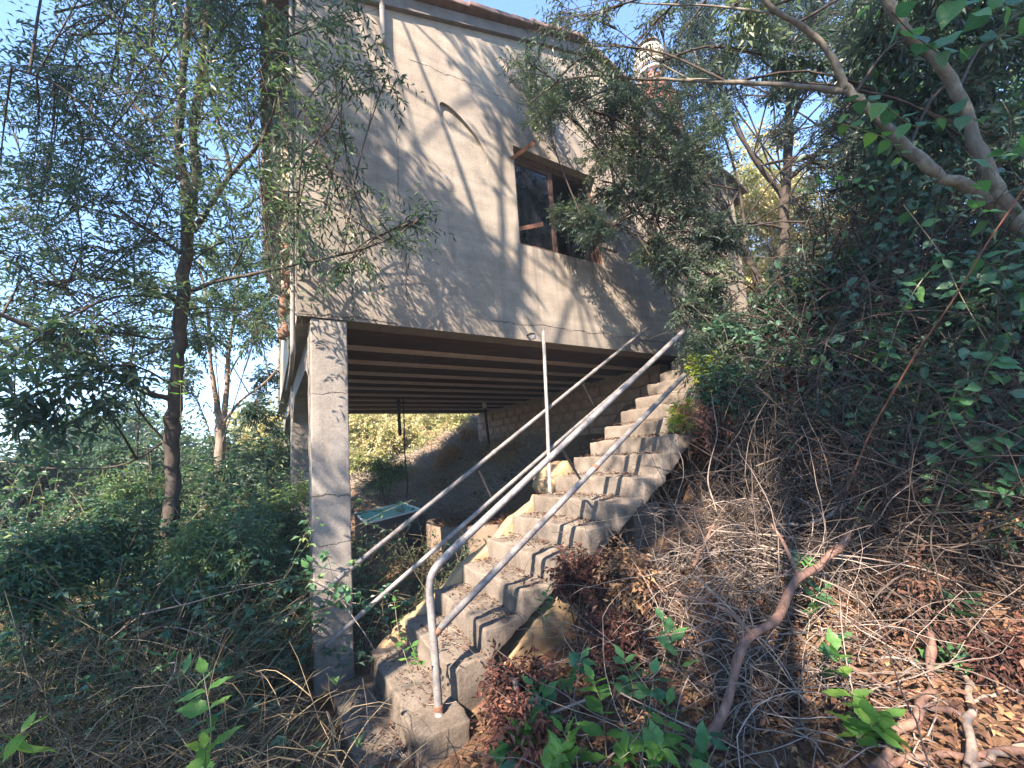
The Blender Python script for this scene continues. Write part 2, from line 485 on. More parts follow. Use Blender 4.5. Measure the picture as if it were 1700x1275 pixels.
MAT["bark_rust"] = mat_bark("rusty_cane", (.09, .04, .028), (.17, .085, .055))
MAT["twig"] = mat_tint("dry_twigs", [(0, (.055, .042, .035)), (.5, (.15, .125, .105)), (1, (.34, .29, .245))])
MAT["cane_dark"] = mat_tint("dark_canes", [(0, (.03, .025, .022)), (.6, (.075, .06, .05)), (1, (.14, .115, .095))])
MAT["cane_green"] = mat_tint("green_canes", [(0, (.06, .055, .035)), (.6, (.13, .12, .07)), (1, (.24, .22, .15))])
MAT["straw"] = mat_tint("dry_grass_blades", [(0, (.07, .055, .035)), (.5, (.16, .13, .08)), (1, (.34, .28, .18))])
MAT["bank_straw"] = mat_tint("brightened_bank_straw", [(0, (.22, .18, .14)), (.5, (.36, .31, .25)), (1, (.50, .45, .36))])  # paler copy of the straw, brightened to lift the dark bank
MAT["leaf_ash"] = mat_leaf("ash_leaf", [(0, (.025, .055, .05)), (.6, (.05, .10, .075)), (1, (.11, .165, .08))], trans=.42)
MAT["leaf_olive"] = mat_leaf("grey_green_leaf", [(0, (.034, .064, .052)), (.6, (.07, .115, .085)), (1, (.14, .19, .10))], trans=.28, rough=.48, spec=.4)
MAT["leaf_dark"] = mat_leaf("dark_fine_leaf", [(0, (.024, .048, .048)), (.6, (.05, .085, .075)), (1, (.09, .13, .09))], trans=.28, rough=.48, spec=.4)
MAT["leaf_bramble"] = mat_leaf("bramble_leaf", [(0, (.032, .078, .056)), (.6, (.06, .14, .085)), (1, (.17, .25, .09))], trans=.3)
MAT["leaf_sunny"] = mat_leaf("sunlit_bush_leaf", [(0, (.11, .15, .06)), (.5, (.26, .28, .11)), (1, (.52, .46, .28))], trans=.3)  # straw-green raised in brightness, putting some of the sunlight into the leaf colour
MAT["leaf_fresh_s"] = mat_leaf("sprig_leaf", [(0, (.10, .16, .03)), (1, (.34, .42, .07))], trans=.4)
MAT["grass"] = mat_tint("green_grass_blades", [(0, (.05, .07, .03)), (.5, (.12, .15, .06)), (1, (.30, .28, .14))])
MAT["leaf_dry"] = mat_leaf("dry_leaf", [(0, (.05, .026, .022)), (.4, (.12, .07, .05)), (.75, (.22, .13, .08)), (1, (.36, .23, .12))], trans=.2, rough=.8, spec=.15)
MAT["leaf_red"] = mat_leaf("reddish_dead_leaf", [(0, (.035, .016, .013)), (.5, (.08, .036, .029)), (1, (.30, .14, .095))], trans=.25, rough=.75, spec=.2)
MAT["leaf_vine"] = mat_leaf("vine_leaf", [(0, (.035, .11, .065)), (.6, (.065, .18, .08)), (1, (.12, .27, .09))], trans=.4, attr=False)
MAT["leaf_fresh"] = mat_leaf("fresh_leaf", [(0, (.06, .16, .04)), (.6, (.10, .24, .06)), (1, (.18, .33, .07))], trans=.45, attr=False)

# ------------------------------------------------------------------ the ground
CTRL = np.array([
    (-.24, -4, -3.05), (-2, -4, -3.1), (1, -3.3, -2.95), (-.24, -6, -3.0), (2, -6, -2.8), (-4, -6, -3.2), (-1, -2.2, -3.12), (0, -1.0, -3.25), (0, -2.3, -3.15),
    (2.3, -3.7, -2.72), (2.86, -3.2, -2.65), (3.2, -3.2, -2.4), (3.8, -2.96, -1.9), (4.2, -2.85, -1.1), (4.6, -2.8, -.35), (5.15, -2.6, .3), (3.9, -3.6, -1.6),
    (4.4, -3.7, -.6), (3.4, -4.2, -2.2), (5, -4, .1), (4.2, -5, -1.2), (5.6, -6, .2), (6, -2, .5), (7, -4, .9), (9, -2, 1.4), (9, -7, 1.6), (14, -3, 2.6), (12, 3, 2.6), (16, 8, 4), (25, 0, 6), (30, 20, 9),
    (1.18, -2.5, -2.9), (1.88, -2.73, -2.78), (2.5, -2.3, -2.55), (3.04, -2.03, -2.3), (3.5, -2.4, -2.1), (.4, -1.8, -3.12), (1, -1.75, -3.0), (1.6, -1.75, -2.82), (2.2, -1.75, -2.6),
    (2.8, -1.7, -2.35), (3.6, -1.7, -1.75), (4.2, -1.75, -1.0), (4.6, -1.7, -.5), (5, -1.2, -.25), (1, -.9, -3.1), (1.6, -.9, -2.95), (2.2, -.9, -2.75), (3, -.9, -2.3), (4, -.9, -1.3), (4.7, -.8, -.6),
    (5.4, -.3, -.15), (6, -.3, .25), (7, -.3, .5), (8.5, .5, .9), (.3, 0, -3.3), (1, .2, -3.2), (2, .3, -2.95), (3, .4, -2.5), (4, .6, -1.9), (5.2, .6, -.6),
    (1, 1.5, -3.0), (1, 3.5, -2.95), (2, 2, -2.9), (3, 2.5, -2.55), (3.8, 2, -2.1), (4.6, 2, -1.5), (5.2, 2.2, -1.05), (5.3, 4, -1.15), (5.3, 6, -1.1), (4.4, 5, -1.7), (3.2, 5, -2.45), (2, 6, -2.8), (0, 5, -3.0),
    (3.2, 8, -2.3), (4.3, 8, -1.75), (5.4, 8.6, -.75), (4.5, 9.5, -1.7), (5.2, 10.5, -1.2), (6.5, 9, .0), (3, 10, -2.0), (1, 10, -2.8), (6.5, 12, -.3), (3, 13, -2.1), (0, 15, -2.9), (6, 17, .6), (9, 19, 2.6), (5, 22, 2.2), (12, 26, 6), (3, 30, 3.0), (0, 22, -2.2), (10, 14, 2.6),
    (-1.05, 1.3, -3.15), (-2.5, 0, -3.25), (-4, 2, -3.5), (-8, 5, -4.6), (-15, 15, -7), (-30, 30, -10), (-6, -4, -3.5), (-12, -5, -4.5), (-3, 6, -3.7), (-5, 12, -4.6), (-10, 25, -6), (-25, 0, -8), (-60, 60, -14), (-80, 0, -16), (60, 60, 16), (80, -20, 14), (0, 80, 0), (0, -60, -4), (-20, -30, -7), (30, -30, 5)])

def height(x, y):
    x = np.asarray(x, float); y = np.asarray(y, float)
    sh = x.shape; x = x.ravel(); y = y.ravel(); out = np.empty(len(x))
    for s in range(0, len(x), 20000):
        X, Y = x[s:s + 20000], y[s:s + 20000]
        d2 = (X[:, None] - CTRL[None, :, 0]) ** 2 + (Y[:, None] - CTRL[None, :, 1]) ** 2
        w = 1 / (d2 + .05) ** 1.7
        out[s:s + 20000] = (w * CTRL[None, :, 2]).sum(1) / w.sum(1)
    amp = .035 * np.exp(-(x ** 2 + y ** 2) / 900) + .01
    out += amp * (np.sin(x * 5.1 + np.sin(y * 3.7)) * np.sin(y * 4.3 + 1.3 * np.sin(x * 2.9)) + .5 * np.sin(x * 11 + y * 7) * np.sin(y * 13 - x * 5))
    return out.reshape(sh)

def above(u, v, d, r):
    """W, but no farther than where the line of sight meets the ground."""
    ds = np.linspace(.9, d, 90); P = np.array([W(u, v, q) for q in ds])
    bad = P[:, 2] < height(P[:, 0], P[:, 1]) + r + .02
    return P[max(0, int(np.argmax(bad)) - 1)] if bad.any() else P[-1]

def build_ground():
    n = 260
    s = np.linspace(-1, 1, n)
    g = 9 * s + 500 * np.sign(s) * np.abs(s) ** 7
    X, Y = np.meshgrid(g + 1.5, g - .5, indexing='ij')
    Z = height(X, Y)
    r = np.sqrt(X ** 2 + Y ** 2)
    V = np.stack([X, Y, Z], -1).reshape(-1, 3)
    idx = np.arange(n * n).reshape(n, n)
    Q = np.stack([idx[:-1, :-1], idx[1:, :-1], idx[1:, 1:], idx[:-1, 1:]], -1).reshape(-1, 4)
    k = NT("forest_floor"); co = k.coord()
    a = k.noise(co, 1.1, 6, .65); b = k.noise(co, 14, 6, .7); c = k.noise(co, 70, 4, .7)
    col = k.ramp(b, [(.3, (.055, .036, .025)), (.5, (.13, .085, .055)), (.72, (.23, .16, .105))])
    col = k.mix(k.math('MULTIPLY', k.ramp(a, [(.45, (0, 0, 0)), (.7, (1, 1, 1))]), .5), col, (.20, .125, .07))
    col = k.mix(1.0, col, k.ramp(c, [(.3, (.6, .6, .6)), (.7, (1.2, 1.15, 1.1))]), 'MULTIPLY')
    far = k.n("ShaderNodeVectorMath", operation='LENGTH'); k.l(co, far.inputs[0])
    ff = k.math('MULTIPLY', k.math('SUBTRACT', far.outputs["Value"], 12), .08, clamp=True)
    grass = k.ramp(k.noise(co, .6, 8, .75), [(.3, (.09, .12, .04)), (.55, (.22, .21, .09)), (.75, (.36, .29, .16))])
    col = k.mix(ff, col, grass)
    h = k.math('ADD', k.math('MULTIPLY', b, .6), k.math('MULTIPLY', c, .4))
    m = k.done(k.principled(col, .95, normal=k.bump(h, .8, .04), spec=.15))
    o = MB().add(V, Q).build("ground", m)
    tag(o, "brown earth bank covered in litter around the house and stairs", None, None, "structure")
build_ground()

# ------------------------------------------------------------------ the house
house = thing("abandoned_house", (0, 0, 0), "grey cement rendered house raised on concrete pillars", "house")
RX, RZ, SL = 3.85, 3.42, .31                 # ridge, eave height, slope
HW, HD = 7.7, 7.38
WX0, WX1, WZ0, WZ1 = 2.502, 3.931, 1.257, 2.618

def roofline(x):
    return RZ + SL * (RX - abs(x - RX))

def wall_layer(y0, y1, holes):
    bm = bmesh.new(); edges = []
    outer = [(0, 0), (HW, 0), (HW, roofline(HW)), (RX, roofline(RX)), (0, roofline(0))]
    for loop in [outer] + holes:
        vs = [bm.verts.new((x, y0, z)) for x, z in loop]
        edges += [bm.edges.new((vs[i], vs[(i + 1) % len(vs)])) for i in range(len(vs))]
    r = bmesh.ops.triangle_fill(bm, use_beauty=True, edges=edges)
    faces = [g for g in r["geom"] if isinstance(g, bmesh.types.BMFace)]
    e = bmesh.ops.extrude_face_region(bm, geom=faces)
    bmesh.ops.translate(bm, verts=[v for v in e["geom"] if isinstance(v, bmesh.types.BMVert)], vec=(0, y1 - y0, 0))
    return bm
win = [(WX0, WZ0), (WX1, WZ0), (WX1, WZ1), (WX0, WZ1)]
oc, od, on = np.array([1.80, 2.50]), np.array([.68, -.73]), np.array([.73, .68])
oval = [tuple(oc + od * math.cos(a) * .42 + on * math.sin(a) * .15 * (1 + .15 * math.cos(a))) for a in np.linspace(0, 2 * math.pi, 40, endpoint=False)]
bm_obj("wall", wall_layer(0, .035, [win, oval]), MAT["render"], house)
bm_obj("wall", wall_layer(.038, .25, [win]), MAT["render"], house)
bm_obj("side_wall", prism_xz([(0, 0), (.25, 0), (.25, RZ + .05), (0, RZ - .02)], .252, HD - .252), MAT["plaster"], house)
bm_obj("side_wall", prism_xz([(HW - .25, 0), (HW, 0), (HW, RZ - .02), (HW - .25, RZ + .05)], .252, HD - .252), MAT["plaster"], house)
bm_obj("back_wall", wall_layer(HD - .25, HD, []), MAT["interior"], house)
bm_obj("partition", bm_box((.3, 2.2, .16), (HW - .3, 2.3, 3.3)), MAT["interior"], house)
# floor slab with its joists
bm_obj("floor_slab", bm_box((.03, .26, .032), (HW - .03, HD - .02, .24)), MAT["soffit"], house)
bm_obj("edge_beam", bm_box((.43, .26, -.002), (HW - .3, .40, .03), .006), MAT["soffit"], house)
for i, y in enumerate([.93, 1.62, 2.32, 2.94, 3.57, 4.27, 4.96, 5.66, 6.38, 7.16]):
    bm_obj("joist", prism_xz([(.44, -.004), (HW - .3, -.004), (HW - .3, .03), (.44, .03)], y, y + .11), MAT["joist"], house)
bm_obj("side_beam", bm_box((.0, .262, -.006), (.43, HD, .030), .006), MAT["pillar"], house)
# pillars of the left side with haunched beams between them
PY = [.012, 3.4, 6.85]
for i, y in enumerate(PY):
    b = bm_box((.107, y, -3.6), (.425, y + .34, -.006), .012, .12, .006, i + 3)
    bm_obj("pillar", b, MAT["pillar"], house, True)
for y0, y1 in ((PY[0] + .34, PY[1]), (PY[1] + .34, PY[2])):
    bm = bmesh.new()
    prof = [(y0 + .002, -.006), (y1 - .002, -.006), (y1 - .002, -.62), (y1 - .12, -.50), (y1 - .55, -.30), (y0 + .55, -.30), (y0 + .12, -.50), (y0 + .002, -.62)]
    A = [bm.verts.new((.13, y, z)) for y, z in prof]; B = [bm.verts.new((.40, y, z)) for y, z in prof]
    bm.faces.new(A); bm.faces.new(B[::-1])
    for j in range(len(prof)): bm.faces.new((A[j], B[j], B[(j + 1) % 8], A[(j + 1) % 8]))
    roughen(bm, .006, 0, 0, 0)
    bm_obj("haunched_beam", bm, MAT["pillar"], house)
# projecting fin on the left side and the corner downpipe
bm_obj("plaster_fin", bm_box((-.10, 1.0, .58), (-.002, 1.25, RZ - .05), .006), MAT["plaster"], house)
bm_obj("shutter", bm_box((-.21, 1.02, .55), (-.103, 1.07, RZ - .06), .004), MAT["shutter"], house)
mb = MB(); tubes(mb, catmull([(-.035, .06, 3.3), (-.035, .06, .1), (-.03, .3, -.35), (-.02, 1.5, -.42)], 24), np.full(24, .022), 8)
mb.build("downpipe", MAT["greypipe"], house)
mb = MB(); tubes(mb, catmull([(.85, -.05, 3.72), (.85, -.045, 3.17)], 6), np.full(6, .03), 10, cap=True)
mb.build("downpipe", MAT["greypipe"], house)
# roof: two slopes, concrete verge, row of verge tiles
for sgn in (-1, 1):
    X = lambda d: RX + sgn * d
    half = RX + .25
    P = [(X(0), roofline(RX) + .003), (X(half), roofline(RX) - SL * half + .003), (X(half), roofline(RX) - SL * half + .15), (X(0), roofline(RX) + .15)]
    bm_obj("roof", prism_xz(P, -.05, HD + .1), MAT["verge"], house)
    n = 13; Lp = half / n
    for i in range(n):
        d0, d1 = i * Lp, (i + 1) * Lp + .05
        z0, z1 = roofline(RX) - SL * d0 + .156, roofline(RX) - SL * d1 + .156
        rz = random.uniform(-.008, .012)
        lo = prism_xz([(X(d0), z0 + .012 + rz), (X(d1), z1 + .03 + rz), (X(d1), z1 + .095 + rz), (X(d0), z0 + .075 + rz)], -.14 + random.uniform(-.012, .012), .12)
        roughen(lo, .012, .2, .006, i + 40 * sgn)
        bm_obj("roof_tile", lo, MAT["tile"], house)
mb = MB()                                       # the tiled field behind the verge: rows of round tiles
for sgn in (-1, 1):
    ys = np.arange(.22, HD, .22)
    P = np.zeros((len(ys), 3, 3)); 
    for j, d in enumerate((0, 2.05, RX + .3)):
        P[:, j] = np.stack([np.full(len(ys), RX + sgn * d), ys, np.full(len(ys), roofline(RX) - SL * d + .18)], -1)
    tubes(mb, P, np.full((len(ys), 3), .085), 8)
tag(mb.build("roof_tiles", MAT["tile"], house), kind="stuff")

# window: sashes with glass, open half, rusty straps
frame_w = .055
def boxes(mbx, *bx):
    for a, b in bx:
        a, b = np.minimum(a, b), np.maximum(a, b)
        V = [(x, y, z) for x in (a[0], b[0]) for y in (a[1], b[1]) for z in (a[2], b[2])]
        mbx.add(V, [(0, 1, 3, 2), (4, 6, 7, 5), (0, 4, 5, 1), (2, 3, 7, 6), (0, 2, 6, 4), (1, 5, 7, 3)])
wnd = MB()
y0, y1 = .115, .175
boxes(wnd, ((WX0 + .002, y0, WZ0 + .002), (WX0 + frame_w, y1, WZ1 - .002)), ((WX1 - frame_w, y0, WZ0 + .002), (WX1 - .002, y1, WZ1 - .002)),
      ((WX0 + frame_w, y0 + .002, WZ1 - frame_w - .03), (WX1 - frame_w, y1, WZ1 - .002)), ((WX0 + frame_w, y0 + .002, WZ0 + .002), (WX1 - frame_w, y1, WZ0 + .04)))
window = wnd.build("window", MAT["darkframe"], house, False)
mid = (WX0 + WX1) / 2 - .01
s = MB()
boxes(s, ((WX0 + .06, .122, WZ0 + .045), (WX0 + .10, .158, WZ1 - .09)), ((mid - .07, .118, WZ0 + .045), (mid, .166, WZ1 - .09)), ((WX0 + .10, .124, WZ1 - .14), (mid - .07, .156, WZ1 - .09)), ((WX0 + .10, .124, WZ0 + .045), (mid - .07, .156, WZ0 + .10)))
s.build("sash", MAT["darkframe"], window, False)
s = MB(); boxes(s, ((WX0 + .098, .136, WZ0 + .095), (mid - .068, .142, WZ1 - .135)))
s.build("pane", MAT["glass"], window, False)
s = MB(); boxes(s, ((WX1 - .11, .19, WZ0 + .05), (WX1 - .07, .62, WZ0 + .11)), ((WX1 - .11, .19, WZ1 - .15), (WX1 - .07, .62, WZ1 - .09)), ((WX1 - .11, .19, WZ0 + .11), (WX1 - .07, .24, WZ1 - .15)), ((WX1 - .11, .58, WZ0 + .11), (WX1 - .07, .62, WZ1 - .15)))
s.build("open_sash", MAT["darkframe"], window, False)
s = MB(); boxes(s, ((WX1 - .093, .242, WZ0 + .112), (WX1 - .088, .578, WZ1 - .152)))
s.build("pane", MAT["glass"], window, False)
s = MB(); boxes(s, ((WX1 - .028, .02, WZ0 + .003), (WX1 - .003, .112, WZ1 - .35)))
s.build("jamb_lining", MAT["rust"], window, False)
def bar(name, a, b, w, t, mat, parent):
    a, b = np.array(a, float), np.array(b, float); m = MB()
    d = nrm(b - a); n = nrm(np.cross(d, (0, 1, .3))); q = np.cross(d, n)
    V = [p + n * w * i + q * t * j for p in (a, b) for i in (-.5, .5) for j in (-.5, .5)]
    m.add(V, [(0, 1, 3, 2), (4, 6, 7, 5), (0, 4, 5, 1), (2, 3, 7, 6), (0, 2, 6, 4), (1, 5, 7, 3)])
    return m.build(name, mat, parent, False)
bar("hinge_strap", (WX0 - .05, .01, 2.40), (2.74, -.16, 2.63), .045, .008, MAT["rust"], window)
bar("hinge_strap", (WX0 - .03, .02, 1.45), (2.83, -.08, 1.56), .05, .008, MAT["rust"], window)
bar("hinge_strap", (WX1 - .02, .01, 1.52), (WX1 + .20, -.10, 1.44), .04, .008, MAT["bark_dark"], window)

# chimney on the right slope
CX0, CX1, CY0, CY1 = 5.85, 6.55, .12, .78
cz0, cz1 = 3.6, 5.25
core = bm_box((CX0 + .015, CY0 + .015, cz0), (CX1 - .015, CY1 - .015, cz1))
chimney = bm_obj("chimney", core, MAT["block_mortar"], house)
mb = MB()
row = 0
z = cz0
def shoulder(t):  # narrowing of the stack towards the cap
    return .20 * max(0, t) ** 1.2
while z < 5.75:
    f = shoulder((z - 5.15) / .6)
    x0, x1, yy0, yy1 = CX0 + f, CX1 - f, CY0 + f, CY1 - f
    sft = (row % 2) * .11
    def run(a0, a1):
        p = a0 - sft
        out = []
        while p < a1 - .02:
            q = min(p + .21, a1); out.append((max(p, a0), q)); p += .222
        return [r_ for r_ in out if r_[1] - r_[0] > .03]
    for a, b in run(x0, x1):
        j = random.uniform(0, .007)
        boxes(mb, ((a, yy0 - j, z), (b, yy0 + .09, z + .058)))
    for a, b in run(yy0 + .095, yy1):
        j = random.uniform(0, .007)
        boxes(mb, ((x0 - j, a, z), (x0 + .09, b, z + .058)), ((x1 - .09, a, z), (x1 + j, b, z + .058)))
    z += .07; row += 1
tag(mb.build("bricks", MAT["brick"], chimney, False), kind="stuff")
mb = MB()
cxm, cym = (CX0 + CX1) / 2, (CY0 + CY1) / 2
boxes(mb, ((cxm - .13, cym - .13, 5.2), (cxm + .13, cym + .13, 5.8)))
mb.build("inner_flue", MAT["black"], chimney, False)
for kz in range(5):                            # stacked pale louvre rings of the round cap
    zc = 5.80 + kz * .115
    rr = .20 + .075 * math.sin(math.pi * (kz + .8) / 5.6)
    ang = np.linspace(0, 2 * math.pi, 25)
    path = np.stack([cxm + rr * np.cos(ang), cym + rr * np.sin(ang), np.full(25, zc)], -1)
    m = MB(); tubes(m, path, np.full(25, .036), 8)
    m.build("cap_ring", MAT["capwhite"], chimney)
m = MB()
ang = np.linspace(0, 2 * math.pi, 17)
for kz in range(5):
    t = kz / 4 * math.pi / 2
    path = np.stack([cxm + .26 * math.cos(t) * np.cos(ang), cym + .26 * math.cos(t) * np.sin(ang), np.full(17, 6.36 + .12 * math.sin(t))], -1)
    m.V.append(path.astype(np.float32)); m.A.append(np.full(17, .5, np.float32))
    if kz: 
        i = np.arange(16); m.Q.append(np.stack([m.n - 17 + i, m.n - 17 + i + 1, m.n + i + 1, m.n + i], -1))
    m.n += 17
m.build("cap_dome", MAT["tile"], chimney)

# lamp under the front wall
lamp = MB()
tubes(lamp, np.array([(2.50, -.01, .055), (2.50, -.10, .055), (2.50, -.14, .02)]), np.array([.012, .012, .03]), 8)
lamp = lamp.build("wall_lamp", MAT["black"], house)
m = MB(); tubes(m, np.array([(2.50, -.14, .018), (2.50, -.145, -.02), (2.50, -.147, -.035)]), np.array([.028, .032, .006]), 10, cap=True)
m.build("lamp_shade", MAT["white"], lamp)

# ------------------------------------------------------------------ wall of blocks under the right of the house
rw = thing("block_wall", (5.45, .6, -1.4), "earth stained block wall below the floor joists, under the house", "wall")
bm_obj("mortar", bm_box((5.50, .45, -1.5), (5.72, HD + .1, -.012)), MAT["block_mortar"], rw)
bshape = {}
zc = -1.33; r_ = 0
while zc < -.2:
    h = .20
    y = .46 - (r_ % 2) * .2
    while y < HD:
        a, b = max(y, .46), min(y + .39, HD)
        if b - a > .1:
            key = round(b - a, 2)
            if key not in bshape:
                t = bm_box((-.03, 0, 0), (.03, b - a, h - .018), .008, 0, 0, 0, 1)
                me = bpy.data.meshes.new("block"); t.to_mesh(me); t.free(); me.materials.append(MAT["block"]); bshape[key] = me
            o = bpy.data.objects.new("block", bshape[key]); COL.objects.link(o); o.parent = rw
            o.location = Vector((5.475 + random.uniform(-.012, .012), a, zc)) - rw.location
            o.rotation_euler = (random.uniform(-.01, .01), 0, random.uniform(-.015, .015))
        y += .41
    zc += h; r_ += 1
# end face of the wall at the back
# ------------------------------------------------------------------ staircase
TR, RI, XS, ZS = .286, .18, 1.0657 - 3 * .286, -2.5577 - 3 * .18     # S1 nosing
stair = thing("concrete_staircase", (XS, -.9, ZS - .2), "worn concrete staircase climbing along the front of the house", "staircase")
YF = -.32
near_y = [-1.78, -1.64, -1.40, -1.40, -1.41, -1.44, -1.50, -1.56, -1.57, -1.55, -1.53, -1.52, -1.5, -1.5, -1.5, -1.5, -1.5]
for i in range(17):
    x, zt = XS + i * TR, ZS + i * RI
    sof = .05 if i > 2 else .4
    poly = [(x, zt), (x + TR + .03, zt - .003 * (i % 2)), (x + TR + .03, zt - sof), (x, zt - RI - sof)]
    jz, jx = random.uniform(-.008, .008), random.uniform(-.012, .012)
    poly = [(a + jx, b + jz) for a, b in poly]
    b = prism_xz(poly, near_y[i] + random.uniform(-.02, .02), YF + random.uniform(-.02, .02))
    for v in b.verts:
        if v.co.y < -1 and i < 8: v.co.x += -.03 * (i % 2)
    roughen(b, .014, .07, .02, i + 11)
    bm_obj("step", b, MAT["step"], stair, True)
def slope_z(x): return ZS + (x - XS) / TR * RI
x0, x1 = XS + 5.3 * TR, XS + 17 * TR
b = prism_xz([(x0, slope_z(x0) - .30), (x1, slope_z(x1) - .30), (x1, slope_z(x1) - .205), (x0, slope_z(x0) - .205)], -1.46, -.36)
roughen(b, .008, .2, .006, 5)
bm_obj("waist_slab", b, MAT["step"], stair, True)
b = prism_xz([(x0 + .3, slope_z(x0 + .3) - .50), (x1, slope_z(x1) - .50), (x1, slope_z(x1) - .302), (x0 + .3, slope_z(x0 + .3) - .302)], -1.10, -.92)
roughen(b, .01, .2, .006, 6)
bm_obj("stringer_beam", b, MAT["step"], stair, True)
b = bm_box((2.66, -1.30, -2.75), (3.02, -1.05, -1.93), .02, .12, .014, 9)
bm_obj("support_post", b, MAT["step"], stair, True)
xa, xb = XS + .3, XS + 7.2 * TR
poly = [(xa, ZS - .5), (xb, slope_z(xb) - .75), (xb, slope_z(xb) - .02)]
for i in range(7, -1, -1):
    poly.append((XS + i * TR + .02, slope_z(XS + i * TR) - .02 - .05 * (i % 2)))
b = prism_xz(poly[:-1], -.335, -.20)
roughen(b, .02, .12, .02, 21)
bm_obj("mortar_haunch", b, MAT["mortar"], stair, True)
# rocks and earth core below the steps
b = prism_xz([(XS + .1, ZS - .6), (XS + 6.5 * TR, ZS - .6), (XS + 6.6 * TR, slope_z(XS + 6.6 * TR) - .28), (XS + .3, slope_z(XS + .3) - .42)], -1.36, -.45)
roughen(b, .03, .12, .05, 31)
bm_obj("rubble_core", b, MAT["mortar"], stair, True)

# ------------------------------------------------------------------ railings
def rail(name, pts, r, parent, n=30, sides=12):
    m = MB(); p = catmull(pts, n) if n else np.array(pts)
    tubes(m, p, np.full(len(p), r), sides, cap=True)
    return m.build(name, MAT["pipe"], parent)
ra = thing("pipe_railing", (.65, -1.47, -2.92), "bent grey pipe railing standing on the near edge of the stairs", "railing", "pipe railings of the stairs")
A = lambda x, z, y=-1.47: np.array((x, y, z))
m = MB()
pts = [A(.655, -2.95), A(.645, -2.6), A(.63, -2.28), A(.628, -2.19), A(.645, -2.11), A(.70, -2.045), A(.80, -1.975), A(3.47, -.235)]
p = np.vstack([catmull(pts[:7], 30), catmull(pts[6:], 4)[1:]])
tubes(m, p, np.full(len(p), .025), 14, cap=True)
m.build("top_rail", MAT["pipe"], ra)
rail("bottom_rail", [A(.65, -2.455), A(3.40, -.70)], .024, ra, 3)
for x in (1.75, 3.25):
    xx = x
    a = A(xx, -1.975 + (xx - .8) * .652 - .02); b2 = A(xx + .17, -2.455 + (xx + .17 - .65) * .638 + .01)
    rail("baluster", [a, b2], .010, ra, 2, 8)
rb = thing("pipe_railing", (.2, -.32, -2.8), "straight grey pipe railing hanging along the house side of the stairs", "railing", "pipe railings of the stairs")
B = lambda x, z, y=-.30: np.array((x, y, z))
rail("top_rail", [B(.19, -2.345), B(4.37, .268)], .021, rb, 3)
rail("bottom_rail", [B(.16, -2.79), B(.75, -2.42), B(5.02, .18)], .021, rb, 3)
for (u0, v0, u1, v1) in ((795, 782, 815, 825), (967, 637, 985, 672), (600, 940, 612, 1010)):
    if u0 == 600: continue
    rail("baluster", [WP(u0, v0, 1, -.30), WP(u1, v1, 1, -.30)], .010, rb, 2, 8)
def collar(parent, p, d, r, L=.05):
    p = np.array(p, float); d = nrm(np.array(d, float)); m = MB()
    tubes(m, np.array([p - d * L / 2, p - d * L * .35, p + d * L * .35, p + d * L / 2]), np.array([r * .96, r, r, r * .96]), 12, cap=True)
    m.build("coupling", MAT["rust"] if L < .04 else MAT["pipe"], parent)
dA = A(3.47, -.235) - A(.80, -1.975); dL = A(3.40, -.70) - A(.65, -2.455); dB = B(4.37, .268) - B(.19, -2.345)
for f in (.02, .47, .93): collar(ra, A(.80, -1.975) + dA * f, dA, .0285, .06)
for f in (.006, .52): collar(ra, A(.65, -2.455) + dL * f, dL, .028, .035)
for f in (.38, .74): collar(rb, B(.19, -2.345) + dB * f, dB, .025, .06)
collar(ra, A(.653, -2.88), A(.645, -2.6) - A(.655, -2.95), .03, .03)
pole = MB(); tubes(pole, np.array([(2.40, -.36, -2.0), (2.455, -.36, -.9), (2.49, -.36, .03)]), np.full(3, .02), 10, cap=True)
tag(pole.build("prop_pole", MAT["pipe"]), "upright grey pipe standing beside the stairs, reaching the wall's lower edge", "pole")

# ------------------------------------------------------------------ things under the house
tub_c = [np.array(c) for c in ((.95, 2.02, -2.2), (2.05, 2.86, -2.2), (2.18, 4.45, -2.2), (1.07, 3.6, -2.2))]
tub = thing("garden_tub", (1.55, 3.2, -2.9), "teal lined open fibreglass tub behind the corner pillar", "tub")
ctr = sum(tub_c) / 4
def ring(s, z): return [np.array((*(ctr[:2] + (c[:2] - ctr[:2]) * s), z)) for c in tub_c]
m = MB()
L = [ring(1.0, -2.215), ring(1.02, -2.2), ring(.955, -2.19), ring(.94, -2.215)]
V = np.concatenate([np.array(r) for r in L]); Q = []
for a in range(3):
    for j in range(4): Q.append((a * 4 + j, a * 4 + (j + 1) % 4, a * 4 + 4 + (j + 1) % 4, a * 4 + 4 + j))
m.add(V, Q); m.build("rim", MAT["rimwhite"], tub, False)
m = MB(); L = [ring(.94, -2.216), ring(.86, -2.62)]
V = np.concatenate([np.array(r) for r in L]); Q = [(j, (j + 1) % 4, 4 + (j + 1) % 4, 4 + j) for j in range(4)] + [(4, 5, 6, 7)]
m.add(V, Q); m.build("basin", MAT["teal"], tub, False)
m = MB(); L = [ring(.995, -2.217), ring(.97, -3.2)]
V = np.concatenate([np.array(r) for r in L]); Q = [(j, (j + 1) % 4, 4 + (j + 1) % 4, 4 + j) for j in range(4)]
m.add(V, Q); m.build("body", MAT["darkbody"], tub, False)
m = MB(); tubes(m, np.array([(2.04, 3.05, -2.33), (1.99, 3.06, -2.33)]), np.full(2, .035), 10, cap=True); m.build("drain_fitting", MAT["black"], tub)

